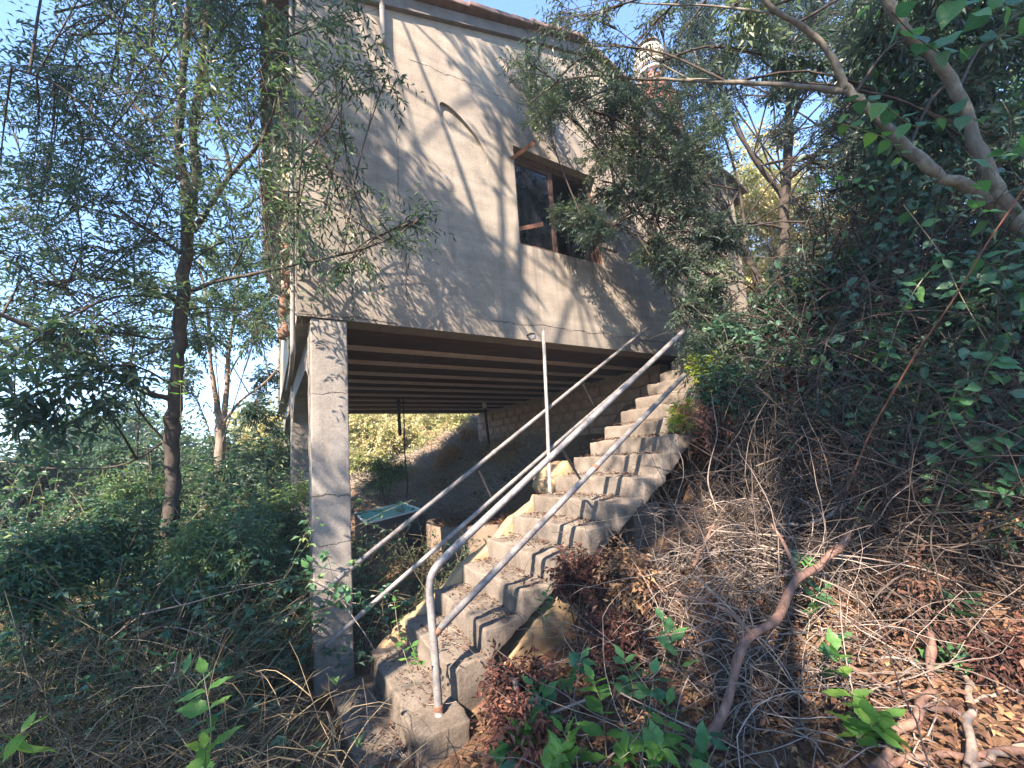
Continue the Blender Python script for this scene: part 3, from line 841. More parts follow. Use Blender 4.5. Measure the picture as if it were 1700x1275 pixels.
well = thing("round_tank", (2.75, 1.65, -3.0), "round concrete tank filled with brown debris under the house", "tank")
m = MB(); ang = np.linspace(0, 2 * math.pi, 49)
prof = [(.98, -3.2), (.98, -2.33), (.955, -2.305), (.88, -2.305), (.86, -2.33), (.86, -2.6)]
for j, (r, z) in enumerate(prof):
    m.V.append(np.stack([2.75 + r * np.cos(ang), 1.75 + r * np.sin(ang), z + .015 * np.sin(ang * 5)], -1).astype(np.float32)); m.A.append(np.full(49, .5, np.float32))
    if j:
        i = np.arange(48); m.Q.append(np.stack([m.n - 49 + i, m.n - 49 + i + 1, m.n + i + 1, m.n + i], -1))
    m.n += 49
m.build("tank_wall", MAT["well"], well)
m = MB(); n = 900
rr, aa = .84 * np.sqrt(RNG.random(n)), RNG.random(n) * 6.283
P = np.stack([2.75 + rr * np.cos(aa), 1.75 + rr * np.sin(aa), -2.42 + .12 * (1 - rr)], -1)
tubes(m, stems(P, np.stack([RNG.normal(0, 1, n), RNG.normal(0, 1, n), np.full(n, .35)], -1), RNG.uniform(.1, .35, n), 4, .8, .5), taper(n, 4, .006, .002), 3, RNG.random(n))
m.add([(2.75 + .85 * math.cos(a), 1.75 + .85 * math.sin(a), -2.46) for a in np.linspace(0, 6.2832, 24, endpoint=False)] + [(2.75, 1.75, -2.34)], None, [(j, (j + 1) % 24, 24) for j in range(24)], .1)
tag(m.build("debris", MAT["leaf_dry"], well), kind="stuff")

cable = MB(); tubes(cable, catmull([(2.24, 4.42, -.01), (2.245, 4.42, -.5), (2.23, 4.40, -1.2), (2.26, 4.40, -1.8), (2.22, 4.38, -2.15)], 24), np.full(24, .012), 6)
tag(cable.build("hanging_cable", MAT["black"]), "thin black cable hanging from the joists down to the teal tub", "cable")
hp = thing("hanging_pipe", (2.17, 4.5, -.8), "short dark pipe hanging from the joists beside the cable", "pipe")
m = MB(); tubes(m, np.array([(2.16, 4.5, -.004), (2.17, 4.5, -.82)]), np.full(2, .035), 10, cap=True); m.build("drain", MAT["darkbody"], hp)
m = MB(); boxes(m, ((2.06, 4.44, -.14), (2.30, 4.56, -.10))); m.build("bracket", MAT["darkbody"], hp, False)
m = MB(); tubes(m, np.array([(4.50, 5.06, -.004), (4.53, 5.0, -1.0), (4.40, 4.7, -2.0)]), np.full(3, .032), 8)
pp = m.build("dark_pole", MAT["bark_dark"]); tag(pp, "thin dark pole leaning from the joists to the earth bank", "pole")
m = MB(); tubes(m, np.array([(4.50, 5.06, -.02), (4.505, 5.05, -.16)]), np.full(2, .05), 10, cap=True); m.build("collar", MAT["capwhite"], pp)
m = MB(); p = catmull([(-.055, .55, .98), (-.09, .5, .7), (-.06, .45, .5), (-.11, .42, .25), (-.085, .4, .02), (-.12, .38, -.12)], 26)
tubes(m, p, np.array([.035 + .022 * math.sin(i * .9) + .01 * math.sin(i * 2.3) for i in range(26)]), 9, cap=True)
tag(m.build("dry_vine_stump", MAT["bark_red"]), "gnarled brown vine stump hanging at the house corner", "stump")
# rock face and slump of dry roots on the bank under the house
for (u, v, y, s, lab) in ((925, 798, .45, .27, "ochre boulder under the stairs beside the upright pipe"),):
    c = WP(u, v, 1, y); b = bmesh.new(); bmesh.ops.create_icosphere(b, subdivisions=4, radius=1)
    for q in b.verts:
        f = 1 + .28 * mnoise.noise(q.co * 1.7 + Vector((s * 9, 0, 0))) + .1 * mnoise.noise(q.co * 5)
        q.co = Vector((q.co.x * f * s * 1.3, q.co.y * f * s, q.co.z * f * s)) + Vector(c)
    tag(bm_obj("boulder", b, MAT["mortar"] if s > .2 else MAT["block"], None, True), lab, "rock")

# ------------------------------------------------------------------ trees
def path_px(pts, n=24):
    return catmull([W(*p) for p in pts], n)

class Tree:
    def __init__(s, name, label, cat, base, bark, leafmat, group=None, seed=1):
        s.t = thing(name, tuple(base), label, cat, group)
        s.bark, s.leafmat = bark, leafmat
        s.skel, s.tw, s.lf = [], MB(), MB()
        s.rng = np.random.default_rng(seed)
    def limb(s, path, r0, r1, name="branch", sides=8, skel=True):
        n = len(path); m = MB()
        t = np.linspace(0, 1, n)
        r = (r0 * (1 - t) + r1 * t) * (1 + .08 * np.sin(t * 23 + r0 * 900) + .05 * s.rng.normal(0, 1, n))
        path = path + s.rng.normal(0, r0 * .12, path.shape)
        tubes(m, path, r, sides, cap=True)
        if skel: s.skel.append(path[max(1, n // 4):])
        return m.build(name, MAT[s.bark], s.t)
    def blobs(s, items, n_sub=22, n_spr=5, per=9, leaf=.075, lw=.28, tw_r=.006, spr_len=(.16, .32), droop=.35, tint=.45, fine=False):
        """items: (centre, radius) pairs; every one is a bough with sub-boughs, twigs and leaves."""
        sk = np.concatenate(s.skel); rng = s.rng
        for c, rad in items:
            c = np.asarray(c, float)
            d = np.linalg.norm(sk - c, axis=1)
            a = sk[np.argsort(d)[int(rng.integers(0, min(60, len(d))))]]
            sag = np.array([0, 0, .12]) * np.linalg.norm(c - a)
            bp = catmull([a, a * .55 + c * .45 + sag + rng.normal(0, .05, 3), c], 8)
            tubes(s.tw, bp, np.linspace(tw_r * 2.0, tw_r, 8), 5, [.3])
            u = nrm(rng.normal(0, 1, (n_sub, 3))) * (rng.random((n_sub, 1)) ** .45) * rad
            T = c + u * np.array([1, 1, .8])
            ti = rng.integers(3, 8, n_sub)
            S = bp[ti]
            mid = (S + T) / 2 + np.array([0, 0, .1]) * rad + rng.normal(0, .08 * rad, (n_sub, 3))
            tt = np.linspace(0, 1, 6)[None, :, None]
            P = S[:, None] * (1 - tt) ** 2 + 2 * mid[:, None] * tt * (1 - tt) + T[:, None] * tt ** 2
            tubes(s.tw, P, taper(n_sub, 6, tw_r * .8, tw_r * .3), 3, np.full(n_sub, .4))
            sd = nrm(P[:, -1] - P[:, 2])
            k = rng.integers(2, 6, (n_sub, n_spr))
            A = P[np.arange(n_sub)[:, None], k].reshape(-1, 3)
            D = np.repeat(sd, n_spr, 0) * .7 + rng.normal(0, .6, (n_sub * n_spr, 3)) + np.array([0, 0, -droop * .6])
            L = rng.uniform(*spr_len, n_sub * n_spr)
            tn = np.clip(rng.normal(tint, .2) + rng.normal(0, .13, n_sub * n_spr), 0, 1)
            sprays(s.lf, A, D, L, per, leaf, lw, tn, droop=droop, rng=rng, fine=fine)
            De = nrm(D)
            q = np.stack([A, A + De * L[:, None] * .5, A + De * L[:, None]], 1)
            tubes(s.tw, q, taper(len(q), 3, tw_r * .3, tw_r * .15), 3, np.full(len(q), .5))
    def finish(s, twigmat="cane_dark"):
        tag(s.tw.build("twigs", MAT[twigmat], s.t), kind="stuff")
        tag(s.lf.build("foliage", MAT[s.leafmat], s.t, False), kind="stuff")
        return s.t

def pxb(lst, d0=None, jit=.3, seed=3):
    """(u, v, radius in pixels[, depth]) -> centre, radius in metres."""
    r = np.random.default_rng(seed); out = []
    for it in lst:
        d = (it[3] if len(it) > 3 else d0) + r.uniform(-jit, jit)
        out.append((W(it[0], it[1], d), it[2] * d / CF))
    return out

# the slender tree left of the house
T = Tree("ash_tree", "slender dark forked tree standing left of the house", "tree", W(283, 900, 4.0), "bark_dark", "leaf_ash", None, 11)
trunk = path_px([(280, 960, 4.0), (283, 880, 4.0), (287, 790, 4.0), (287, 700, 4.0), (296, 600, 4.0), (303, 500, 4.0), (311, 400, 4.0), (316, 325, 4.0)], 40)
T.limb(trunk, .068, .050, "trunk", 12)
T.limb(path_px([(314, 335, 4.0), (304, 290, 4.0), (297, 240, 4.0), (303, 160, 4.0), (307, 80, 4.05), (314, -40, 4.1), (300, -220, 4.2)], 30), .045, .02)
T.limb(path_px([(318, 335, 4.0), (327, 288, 4.0), (320, 240, 4.0), (328, 160, 4.0), (338, 80, 3.95), (352, -30, 3.9), (380, -250, 3.7)], 30), .045, .02)
T.limb(path_px([(322, 385, 4.0), (345, 348, 3.95), (385, 288, 3.9), (420, 250, 3.8), (450, 195, 3.7), (470, 120, 3.6)], 24), .028, .010)
T.limb(path_px([(385, 288, 3.9), (362, 200, 3.85), (343, 110, 3.8), (368, 50, 3.75), (380, -20, 3.7)], 20), .018, .008)
T.limb(path_px([(306, 490, 4.0), (350, 470, 3.9), (420, 455, 3.75), (500, 437, 3.55), (560, 424, 3.45), (640, 400, 3.3), (695, 365, 3.2)], 30), .020, .004)
T.limb(path_px([(500, 437, 3.55), (494, 370, 3.5), (500, 270, 3.45), (512, 170, 3.4), (560, 122, 3.35), (640, 115, 3.25)], 24), .010, .003)
T.limb(path_px([(290, 665, 4.0), (230, 645, 3.8), (140, 590, 3.5), (60, 548, 3.3), (-30, 510, 3.1)], 24), .030, .016)
T.limb(path_px([(303, 505, 4.0), (240, 478, 3.9), (170, 462, 3.7), (60, 470, 3.5)], 20), .016, .006)
T.limb(path_px([(305, 300, 4.0), (250, 268, 3.9), (190, 220, 3.8), (100, 145, 3.6), (20, 112, 3.4)], 24), .022, .006)
T.limb(path_px([(302, 170, 4.0), (262, 105, 3.95), (212, 45, 3.9), (150, -10, 3.8)], 20), .018, .006)
T.limb(path_px([(300, 420, 4.0), (220, 370, 4.0), (120, 340, 3.9), (20, 330, 3.8)], 20), .016, .004)
T.limb(path_px([(299, 260, 4.0), (230, 180, 4.1), (150, 100, 4.2), (90, 20, 4.3)], 20), .014, .004)
T.limb(path_px([(304, 560, 4.0), (240, 560, 4.1), (150, 520, 4.2), (60, 430, 4.3)], 20), .013, .004)
T.limb(path_px([(290, 720, 4.0), (210, 770, 3.9), (110, 778, 3.8), (20, 770, 3.7)], 16), .012, .004)
bl = []
g = np.random.default_rng(5)
for v in range(-30, 640, 48):
    for u in range(-20, 450, 50):
        if u < 60 and v < 230 and not (u < 40 and 80 < v < 190): continue
        if u < 110 and v < 40: continue
        if v > 560 and u > 330: continue
        if 255 < u < 420 and 430 < v < 620 and g.random() < .5: continue
        if g.random() < .16: continue
        bl.append((u + g.uniform(-26, 26), v + g.uniform(-24, 24), g.uniform(38, 58), g.uniform(3.4, 4.9)))
T.blobs(pxb(bl, jit=0), n_sub=9, n_spr=3, per=8, leaf=.076, lw=.25, spr_len=(.22, .46), droop=.12, tw_r=.004)
wallspr = [(505, 40, 42), (560, 60, 45), (600, 30, 40), (470, 90, 45), (530, 110, 45), (590, 110, 42), (640, 130, 30), (500, 180, 42), (560, 190, 40), (470, 260, 42), (530, 270, 40), (490, 330, 40), (540, 350, 30), (470, 390, 42), (520, 420, 32),
           (600, 360, 26), (650, 395, 26), (690, 368, 14), (560, 460, 28), (600, 430, 18), (450, 460, 36), (440, 330, 36)]
T.blobs(pxb(wallspr, 3.4, .15), n_sub=6, n_spr=3, per=8, leaf=.075, lw=.25, tint=.62, spr_len=(.18, .36), tw_r=.004)
T.blobs(pxb([(60, 640, 55, 3.0), (150, 660, 45, 3.2), (20, 590, 50, 2.9), (110, 560, 50, 3.2), (200, 610, 45, 3.5), (70, 720, 35, 3.0), (10, 680, 40, 2.9)], jit=0), n_sub=9, n_spr=3, per=8, leaf=.09, lw=.38)
# its upper crown rises out of the picture
hi = [((x + g.uniform(-.4, .4), y + g.uniform(-.4, .4), z + g.uniform(-.4, .4)), g.uniform(.45, .7)) for x in (-2.4, -1.3, -.2) for y in (-.3, .8, 1.8) for z in (4.6, 5.7)]
T.blobs(hi, n_sub=9, n_spr=3, per=8, leaf=.10, lw=.3)
T.finish()

# a second, thinner tree farther back on the left
T = Tree("ash_tree", "thin grey tree forking low, farther back beyond the dark tree", "tree", W(368, 800, 8.0), "bark_grey", "leaf_ash", None, 12)
T.limb(path_px([(367, 830, 8), (367, 770, 8), (366, 715, 8), (368, 690, 8)], 14), .11, .085, "trunk", 10)
T.limb(path_px([(366, 705, 8), (358, 660, 8), (349, 600, 8), (345, 520, 8), (330, 430, 8)], 16), .055, .02)
T.limb(path_px([(369, 705, 8), (376, 660, 8), (378, 600, 8), (388, 530, 8), (400, 440, 8)], 16), .06, .02)
T.limb(path_px([(372, 700, 8), (400, 665, 7.9), (440, 635, 7.8), (470, 600, 7.7)], 12), .03, .01)
T.limb(path_px([(374, 640, 8), (392, 600, 8), (420, 560, 8)], 10), .02, .01)
T.blobs(pxb([(330, 560, 45), (400, 500, 45), (430, 560, 45), (360, 480, 45), (440, 500, 40), (420, 430, 45), (340, 420, 45), (300, 620, 35), (455, 620, 35), (430, 690, 30), (310, 500, 40), (250, 560, 45), (230, 480, 45)], 8, .8), n_sub=20, n_spr=4, per=8, leaf=.11, lw=.34, tint=.65)
T.finish("twig")

# trees out of the picture that shade the place
def shade_tree(base, label, boxc, boxr, nb, seed, n_sub=14):
    T = Tree("shade_tree", label, "tree", base, "bark_dark", "leaf_ash", "tall trees behind the viewer", seed)
    b = np.array(base, float); c = np.array(boxc, float); r = np.array(boxr, float)
    T.limb(catmull([b - (0, 0, .3), b * .6 + c * .4 + (.2, 0, 0), c], 24), .14, .03, "trunk", 10)
    q = np.random.default_rng(seed)
    for i in range(9):
        e = c + q.uniform(-.75, .75, 3) * r
        s0 = b + (c - b) * q.uniform(.4, .85)
        T.limb(catmull([s0, (s0 + e) / 2 + (0, 0, .3), e], 14), .036, .010, sides=6)
    items = []
    for i in range(nb):
        u = nrm(q.normal(0, 1, 3)) * q.random() ** .4
        items.append((c + u * r, q.uniform(.40, .75)))
    T.blobs(items, n_sub=n_sub, n_spr=4, per=8, leaf=.12, lw=.42, spr_len=(.2, .4), tw_r=.008)
    T.finish()
shade_tree((-4.4, -3.2, -3.3), "tall leafy tree standing left behind the viewer", (-1.6, -2.7, 6.5), (3.2, 1.7, 2.6), 13, 43)
shade_tree((-4.6, -7.0, -3.3), "spreading leafy tree standing farther behind the viewer", (-3.2, -5.8, 2.9), (2.8, 1.7, 2.4), 20, 22)
shade_tree((-1.6, -9.2, -3.0), "tree behind the viewer whose crown shades the right bank", (-.6, -6.3, 5.0), (2.6, 1.5, 2.2), 28, 23)
shade_tree((-5.6, -3.4, -3.5), "low leafy tree left of the viewer", (-4.9, -3.0, 1.9), (1.5, 1.7, 2.2), 26, 24)
shade_tree((-6.0, -.8, -3.5), "leafy tree outside the left of the picture", (-4.7, -.8, 5.2), (1.5, 1.7, 2.2), 18, 25)

# grey-green evergreen in front of the right half of the wall
T = Tree("evergreen_tree", "grey-green bushy tree leaning over the right half of the wall", "tree", (5.9, -1.2, .1), "bark_dark", "leaf_olive", None, 31)
T.limb(catmull([(5.9, -1.2, -.2), (5.8, -1.15, .8), (5.5, -1.0, 1.9), (5.2, -.9, 3.0)], 24), .07, .035, "trunk", 9)
T.limb(path_px([(1190, 540, 5.2), (1150, 470, 5.1), (1090, 400, 5.0), (1040, 340, 5.0), (1000, 300, 5.0)], 18), .016, .005)
T.limb(path_px([(1180, 460, 5.2), (1110, 410, 5.0), (1040, 385, 5.0), (960, 380, 5.0)], 18), .012, .004)
T.limb(path_px([(1230, 420, 5.3), (1190, 330, 5.2), (1120, 260, 5.1), (1040, 220, 5.0), (960, 170, 4.9)], 18), .02, .005)
T.limb(path_px([(1240, 400, 5.3), (1220, 280, 5.3), (1180, 170, 5.3), (1150, 80, 5.3)], 18), .02, .006)
ev = [(905, 185, 40), (880, 130, 30), (950, 140, 48), (1000, 190, 50), (1050, 240, 55), (1000, 255, 40), (1060, 310, 48), (1110, 200, 50), (1130, 300, 60), (1090, 350, 45), (1160, 380, 55), (1180, 460, 50), (1130, 440, 45), (1160, 250, 60), (1020, 320, 28),
      (968, 368, 20), (985, 395, 16), (940, 352, 10), (1180, 530, 45), (1185, 200, 36), (1150, 160, 45), (1100, 270, 50), (1190, 400, 50), (1150, 500, 40), (1195, 400, 24), (1140, 345, 50), (1060, 170, 35), (1030, 150, 36), (1120, 440, 46), (1150, 520, 40), (1080, 420, 34), (1075, 300, 44), (1170, 590, 40), (1200, 560, 45)]
T.blobs(pxb(ev, 5.1, .3, 8), n_sub=20, n_spr=5, per=10, leaf=.068, lw=.24, spr_len=(.12, .26), droop=.1, tint=.5)
T.finish()

# darker fine-leaved tree behind it, against the sky
T = Tree("holm_oak", "tall dark fine-leaved tree rising behind the right bank", "tree", W(1300, 560, 7.5), "bark_dark", "leaf_dark", None, 32)
T.limb(path_px([(1302, 580, 7.5), (1300, 480, 7.5), (1302, 380, 7.5), (1306, 280, 7.4), (1310, 180, 7.3), (1300, 60, 7.3)], 24), .11, .05, "trunk", 9)
T.limb(path_px([(1303, 330, 7.5), (1250, 260, 7.3), (1200, 160, 7.2), (1170, 40, 7.2)], 16), .05, .015)
T.limb(path_px([(1303, 380, 7.5), (1250, 370, 7.3), (1210, 380, 7.2), (1180, 400, 7.1)], 16), .03, .01)
T.limb(path_px([(1305, 300, 7.4), (1370, 240, 7.2), (1430, 130, 7.0), (1470, 20, 7.0)], 16), .05, .015)
T.limb(path_px([(1304, 270, 7.4), (1420, 240, 6.9), (1560, 200, 6.3), (1740, 180, 5.8)], 24), .05, .014)
T.limb(path_px([(1302, 430, 7.4), (1440, 390, 6.8), (1580, 360, 6.2), (1740, 340, 5.8)], 24), .045, .014)
T.limb(path_px([(1306, 180, 7.3), (1420, 60, 6.8), (1560, 30, 6.2), (1740, 20, 5.8)], 24), .045, .014)
ho = []
for v in range(-40, 330, 58):
    for u in range(1150, 1560, 60):
        if u < 1180 and v < 20 : pass
        if v > 190 and 1170 < u < 1350: continue
        ho.append((u + g.uniform(-28, 28), v + g.uniform(-26, 26), g.uniform(42, 58), g.uniform(6.5, 7.9)))
for v in range(-30, 460, 56):
    for u in range(1400, 1780, 62):
        ho.append((u + g.uniform(-28, 28), v + g.uniform(-26, 26), g.uniform(46, 62), g.uniform(5.2, 6.4)))
ho += [(1150, 30, 40, 7), (1170, 110, 40, 7), (1360, 380, 40, 7.4), (1420, 330, 50, 7.2), (1290, 225, 24, 7.2), (1310, 440, 18, 7.3)]
T.blobs(pxb(ho, jit=0), n_sub=18, n_spr=5, per=10, leaf=.078, lw=.3, spr_len=(.15, .32), droop=.1, tint=.4, tw_r=.008)
T.finish()

# pale-barked tree leaning in from the right edge
T = Tree("pale_tree", "pale barked tree with two trunks leaning in from the right bank", "tree", W(1730, 420, 2.9), "bark_pale", "leaf_olive", None, 33)
T.limb(path_px([(1800, 520, 2.9), (1720, 405, 2.9), (1650, 335, 2.95), (1560, 290, 3.0), (1500, 238, 3.1), (1445, 185, 3.15), (1402, 142, 3.2)], 34), .056, .025, "trunk", 14)
T.limb(path_px([(1690, 370, 2.92), (1655, 310, 2.9), (1625, 250, 2.95), (1600, 180, 3.0), (1560, 108, 3.0), (1505, 52, 3.0), (1470, -5, 3.0), (1440, -90, 3.0)], 30), .044, .028, "trunk", 12)
T.limb(path_px([(1402, 145, 3.2), (1378, 92, 3.2), (1342, 52, 3.2), (1290, 20, 3.2), (1240, -25, 3.2), (1150, -90, 3.3)], 24), .027, .015)
T.limb(path_px([(1408, 152, 3.2), (1310, 142, 3.4), (1200, 136, 3.7), (1120, 132, 4.0), (1050, 130, 4.2), (1000, 126, 4.3), (935, 134, 4.4), (880, 170, 4.5)], 34), .022, .007)
T.limb(path_px([(1150, 135, 3.9), (1090, 100, 4.0), (1040, 60, 4.0), (980, 20, 4.0)], 14), .009, .003)
T.limb(path_px([(1290, 22, 3.2), (1180, 10, 3.5), (1060, 5, 3.8), (960, -10, 4.0)], 14), .010, .004)
T.blobs(pxb([(990, 30, 30, 4.1), (900, 60, 34, 4.3), (930, 20, 26, 4.2), (1050, 75, 22, 4.1), (1010, 100, 26, 4.3), (1090, 20, 24, 4.0), (870, 100, 22, 4.4), (970, 75, 16, 4.2), (1120, 70, 24, 4.0)], jit=.1), n_sub=8, n_spr=3, per=8, leaf=.07, lw=.24, tint=.5, droop=.5)
T.blobs(pxb([(1250, 40, 55, 3.9), (1330, 110, 45, 4.0), (1450, 90, 50, 3.6), (1540, 60, 60, 3.5), (1620, 120, 60, 3.6), (1680, 60, 60, 3.5), (1660, 230, 60, 3.7), (1550, 200, 50, 3.8), (1480, 290, 45, 3.9), (1700, 300, 60, 3.6), (1580, 0, 60, 3.5), (1690, -10, 60, 3.4)], jit=.1), n_sub=16, n_spr=4, per=8, leaf=.085, lw=.38, tint=.3)
T.finish()

# ------------------------------------------------------------------ shrubs
def shrub(name, label, cat, c, r, mat, leaf, lw=.35, n=10, tint=.5, group=None, seed=1, twig="cane_green", n_sub=14, per=8):
    """A shrub with several stems: c is the centre of the leafy mass, r its radii."""
    c = np.array(c, float); r = np.array(r, float)
    base = np.array([c[0], c[1], float(height([c[0]], [c[1]])[0])])
    T = Tree(name, label, cat, base, "bark_dark", mat, group, seed)
    q = np.random.default_rng(seed)
    for i in range(4):
        e = c + q.uniform(-.5, .5, 3) * r
        T.limb(catmull([base + q.normal(0, .03, 3), (base + e) / 2 + q.normal(0, .08, 3) * r, e], 10), .004 + .009 * min(1.0, r[2]), .003 + .003 * min(1.0, r[2]), "stem", 5)
    items = [(c + nrm(q.normal(0, 1, 3)) * q.random() ** .5 * r * .8, float(r.mean() * q.uniform(.35, .55))) for i in range(n)]
    T.blobs(items, n_sub=n_sub, n_spr=4, per=per, leaf=leaf, lw=lw, tint=tint, spr_len=(leaf * 2, leaf * 4), tw_r=.004)
    return T.finish(twig)

# sunlit bushes on the slope behind the house, seen below the joists
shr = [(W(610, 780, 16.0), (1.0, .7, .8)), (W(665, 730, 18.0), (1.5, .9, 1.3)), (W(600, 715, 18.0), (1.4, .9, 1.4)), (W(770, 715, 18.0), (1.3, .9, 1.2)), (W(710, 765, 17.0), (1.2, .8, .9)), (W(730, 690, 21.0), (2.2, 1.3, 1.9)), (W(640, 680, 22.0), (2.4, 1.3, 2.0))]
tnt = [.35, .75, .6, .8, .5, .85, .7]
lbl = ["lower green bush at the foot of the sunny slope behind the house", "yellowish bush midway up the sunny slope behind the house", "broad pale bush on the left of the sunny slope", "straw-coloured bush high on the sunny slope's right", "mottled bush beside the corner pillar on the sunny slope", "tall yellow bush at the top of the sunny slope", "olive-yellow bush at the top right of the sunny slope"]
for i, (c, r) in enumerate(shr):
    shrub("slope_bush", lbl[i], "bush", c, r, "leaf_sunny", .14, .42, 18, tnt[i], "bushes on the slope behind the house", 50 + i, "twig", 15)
shrub("green_bush", "dense green bush behind the teal tub", "bush", W(640, 782, 9.0), (.5, .4, .42), "leaf_bramble", .07, .3, 9, .8, None, 61)
# bushes at the left edge of the woodland
lb = [(60, 770, 9, 1.3), (150, 745, 11, 1.5), (240, 770, 8.5, 1.1), (330, 745, 12, 1.5), (420, 740, 9, 1.2), (445, 690, 14, 1.8), (20, 800, 7, 1.0), (190, 700, 15, 1.8), (395, 800, 7, .8)]
lt = [.3, .5, .55, .65, .6, .8, .3, .6, .5]
ll = ["dark bush at the far left beyond the brambles", "hazy green bush left of the dark tree", "bush right behind the dark tree's left side", "pale bush between the two left trees", "leafy bush left of the rear pillars", "sunny yellow bush beyond the thin grey tree", "low dark bush at the left picture edge", "tall distant bush left of the dark tree", "green bush in front of the thin grey tree"]
for i, (u, v, d, r) in enumerate(lb):
    shrub("woodland_bush", ll[i], "bush", W(u, v + 20, d), (r, r * .8, r * .85), "leaf_sunny" if lt[i] > .7 else "leaf_ash", .10 + .006 * d, .4, 11, lt[i], "bushes along the left woodland", 70 + i, "cane_dark", 13)
for i, (u, v, d, r, lab) in enumerate(((405, 915, 3.5, (.26, .26, .40), "feathery green shrub close to the left of the corner pillar"), (340, 905, 3.5, (.35, .3, .45), "feathery shrub beside the dark tree's foot"), (190, 895, 3.3, (.4, .3, .42), "feathery shrub left of the dark tree"),
                                      (60, 930, 2.9, (.32, .3, .4), "feathery shrub at the left picture edge"), (480, 860, 4.2, (.3, .3, .5), "leafy shrub hugging the rear pillar"), (250, 830, 4.6, (.45, .4, .5), "broad shrub behind the dark tree's trunk"))):
    shrub("feathery_shrub", lab, "shrub", W(u, v, d), r, "leaf_bramble", .055, .32, 11, (.55, .7, .45, .5, .6, .75)[i], "feathery shrubs in the left undergrowth", 140 + i, "cane_green", 13, 8)
# sunlit growth beyond the right bank
for i, (u, v, d, r) in enumerate(((1250, 320, 11, 1.7), (1270, 430, 12, 1.8), (1390, 390, 11, 1.4), (1215, 480, 10, 1.2), (1480, 330, 13, 1.9))):
    shrub("hillside_bush", ["sunlit yellow bush glimpsed above the gap right of the house", "pale bush low in the gap behind the dark trunk", "sunny bush behind the bank's tangled stems", "bright bush beside the house's right end", "sunlit bush behind the pale tree"][i], "bush", W(u, v, d), (r, r, r), "leaf_sunny", .13, .42, 20, .9, "sunlit bushes behind the right bank", 90 + i, "twig", 13)

# dead and half-dead shrubs by the stairs
dead = [("reddish dead shrub at the foot of the stair's support post", (960, 905), 2.9, (.26, .2, .20), "leaf_red", .45, 101), ("sunlit orange dead shrub right of the stairs' middle", (1035, 950), 2.75, (.2, .16, .2), "leaf_dry", .8, 102),
        ("pinkish brown dead shrub beside the upper steps", (1195, 685), 3.9, (.46, .3, .30), "leaf_red", 1.0, 103), ("brown dead sprig hanging over the bank beyond the upper steps", (1290, 640), 3.8, (.3, .25, .3), "leaf_red", .85, 104),
        ("dead brown shrub among the dry stems under the ivy bank", (1390, 760), 3.2, (.2, .2, .22), "leaf_dry", .6, 105), ("dark red dead shrub below the dry stem heap", (870, 1135), 2.2, (.17, .14, .14), "leaf_red", .3, 106),
        ("maroon dead shrub amid the dry stem heap's left side", (1020, 1060), 2.45, (.2, .16, .16), "leaf_red", .25, 107), ("bright red withered sprig below the lowest steps", (855, 1215), 1.9, (.10, .08, .12), "leaf_red", .95, 108),
        ("brown withered mass under the right bank", (1560, 960), 2.6, (.35, .3, .22), "leaf_dry", .35, 109), ("tan withered mass at the right picture edge", (1670, 960), 2.4, (.3, .25, .2), "leaf_dry", .55, 110), ("brown withered leaves above the upright cut stem", (1500, 1000), 2.2, (.26, .2, .16), "leaf_dry", .4, 112), ("dark withered leaves right of the long rust-coloured cane", (1480, 840), 2.8, (.34, .26, .24), "leaf_dry", .2, 113), ("withered brown sprig on the bank right of the stair top", (1330, 570), 4.0, (.3, .25, .25), "leaf_dry", .3, 114),
        ("wine red shrub at the bottom right corner", (1670, 1190), 1.9, (.16, .14, .14), "leaf_red", .6, 111)]
for lab, (u, v), d, r, mt, tn, sd in dead:
    c0 = W(u, v, d); hz = float(height([c0[0]], [c0[1]])[0]); c0[2] = max(min(c0[2], hz + .55) , hz + .1) if c0[2] - hz < 1.2 else c0[2]
    shrub("dead_shrub", lab, "shrub", c0, (r[0] * 1.15, r[1] * 1.15, r[2] * 1.1), mt, .045, .42, 8, tn, "withered shrubs around the stairs", sd, "cane_dark", 9, 5)
for i, (u, v, d, rr) in enumerate(((755, 775, 11.5, .55), (815, 775, 9.5, .45), (690, 800, 11.0, .5), (740, 830, 8.5, .4), (850, 760, 9.0, .4), (780, 735, 12.5, .5))):
    shrub("dry_bush", ["dry grey bush on the bank's crest under the house", "dry bush below the block wall's end", "dry bush beside the teal tub's far corner", "dry bush above the round tank", "dry bush against the block wall's foot", "dry bush right of the hanging cable"][i], "bush", above(u, v, 16, 0) + np.array([0, 0, rr * .3]), (rr, rr * .8, rr * .6), "leaf_dry", .10, .22, 9, .95, "dry bushes on the bank under the house", 160 + i, "bank_straw", 12, 7)
for i, (u, v, d, rr, lab) in enumerate(((1225, 575, 4.3, .36, "dense dark creeper clump over the upper end of the stairs"), (1320, 525, 4.3, .40, "dark creeper clump on the bank's crest below the dark trunk"), (1400, 470, 4.0, .36, "creeper clump on the crest under the pale branch"), (1275, 625, 4.0, .32, "creeper clump right of the upper steps"), (1350, 610, 3.8, .34, "creeper clump in the middle of the dark bank"), (1215, 660, 3.9, .22, "small creeper clump overlapping the upper steps"), (1440, 560, 3.6, .34, "creeper clump left of the long rust-coloured cane"), (1560, 640, 3.1, .30, "creeper clump right of the long rust-coloured cane"), (1640, 520, 3.0, .32, "creeper clump below the pale trunks"))):
    shrub("creeper", lab, "creeper", W(u, v, d), (rr, rr * .8, rr * .9), "leaf_bramble", .07, .5, 12, (.35, .3, .45, .5, .35, .6, .45, .55, .4)[i], "creeper clumps on the right bank", 180 + i, "cane_dark", 14, 8)
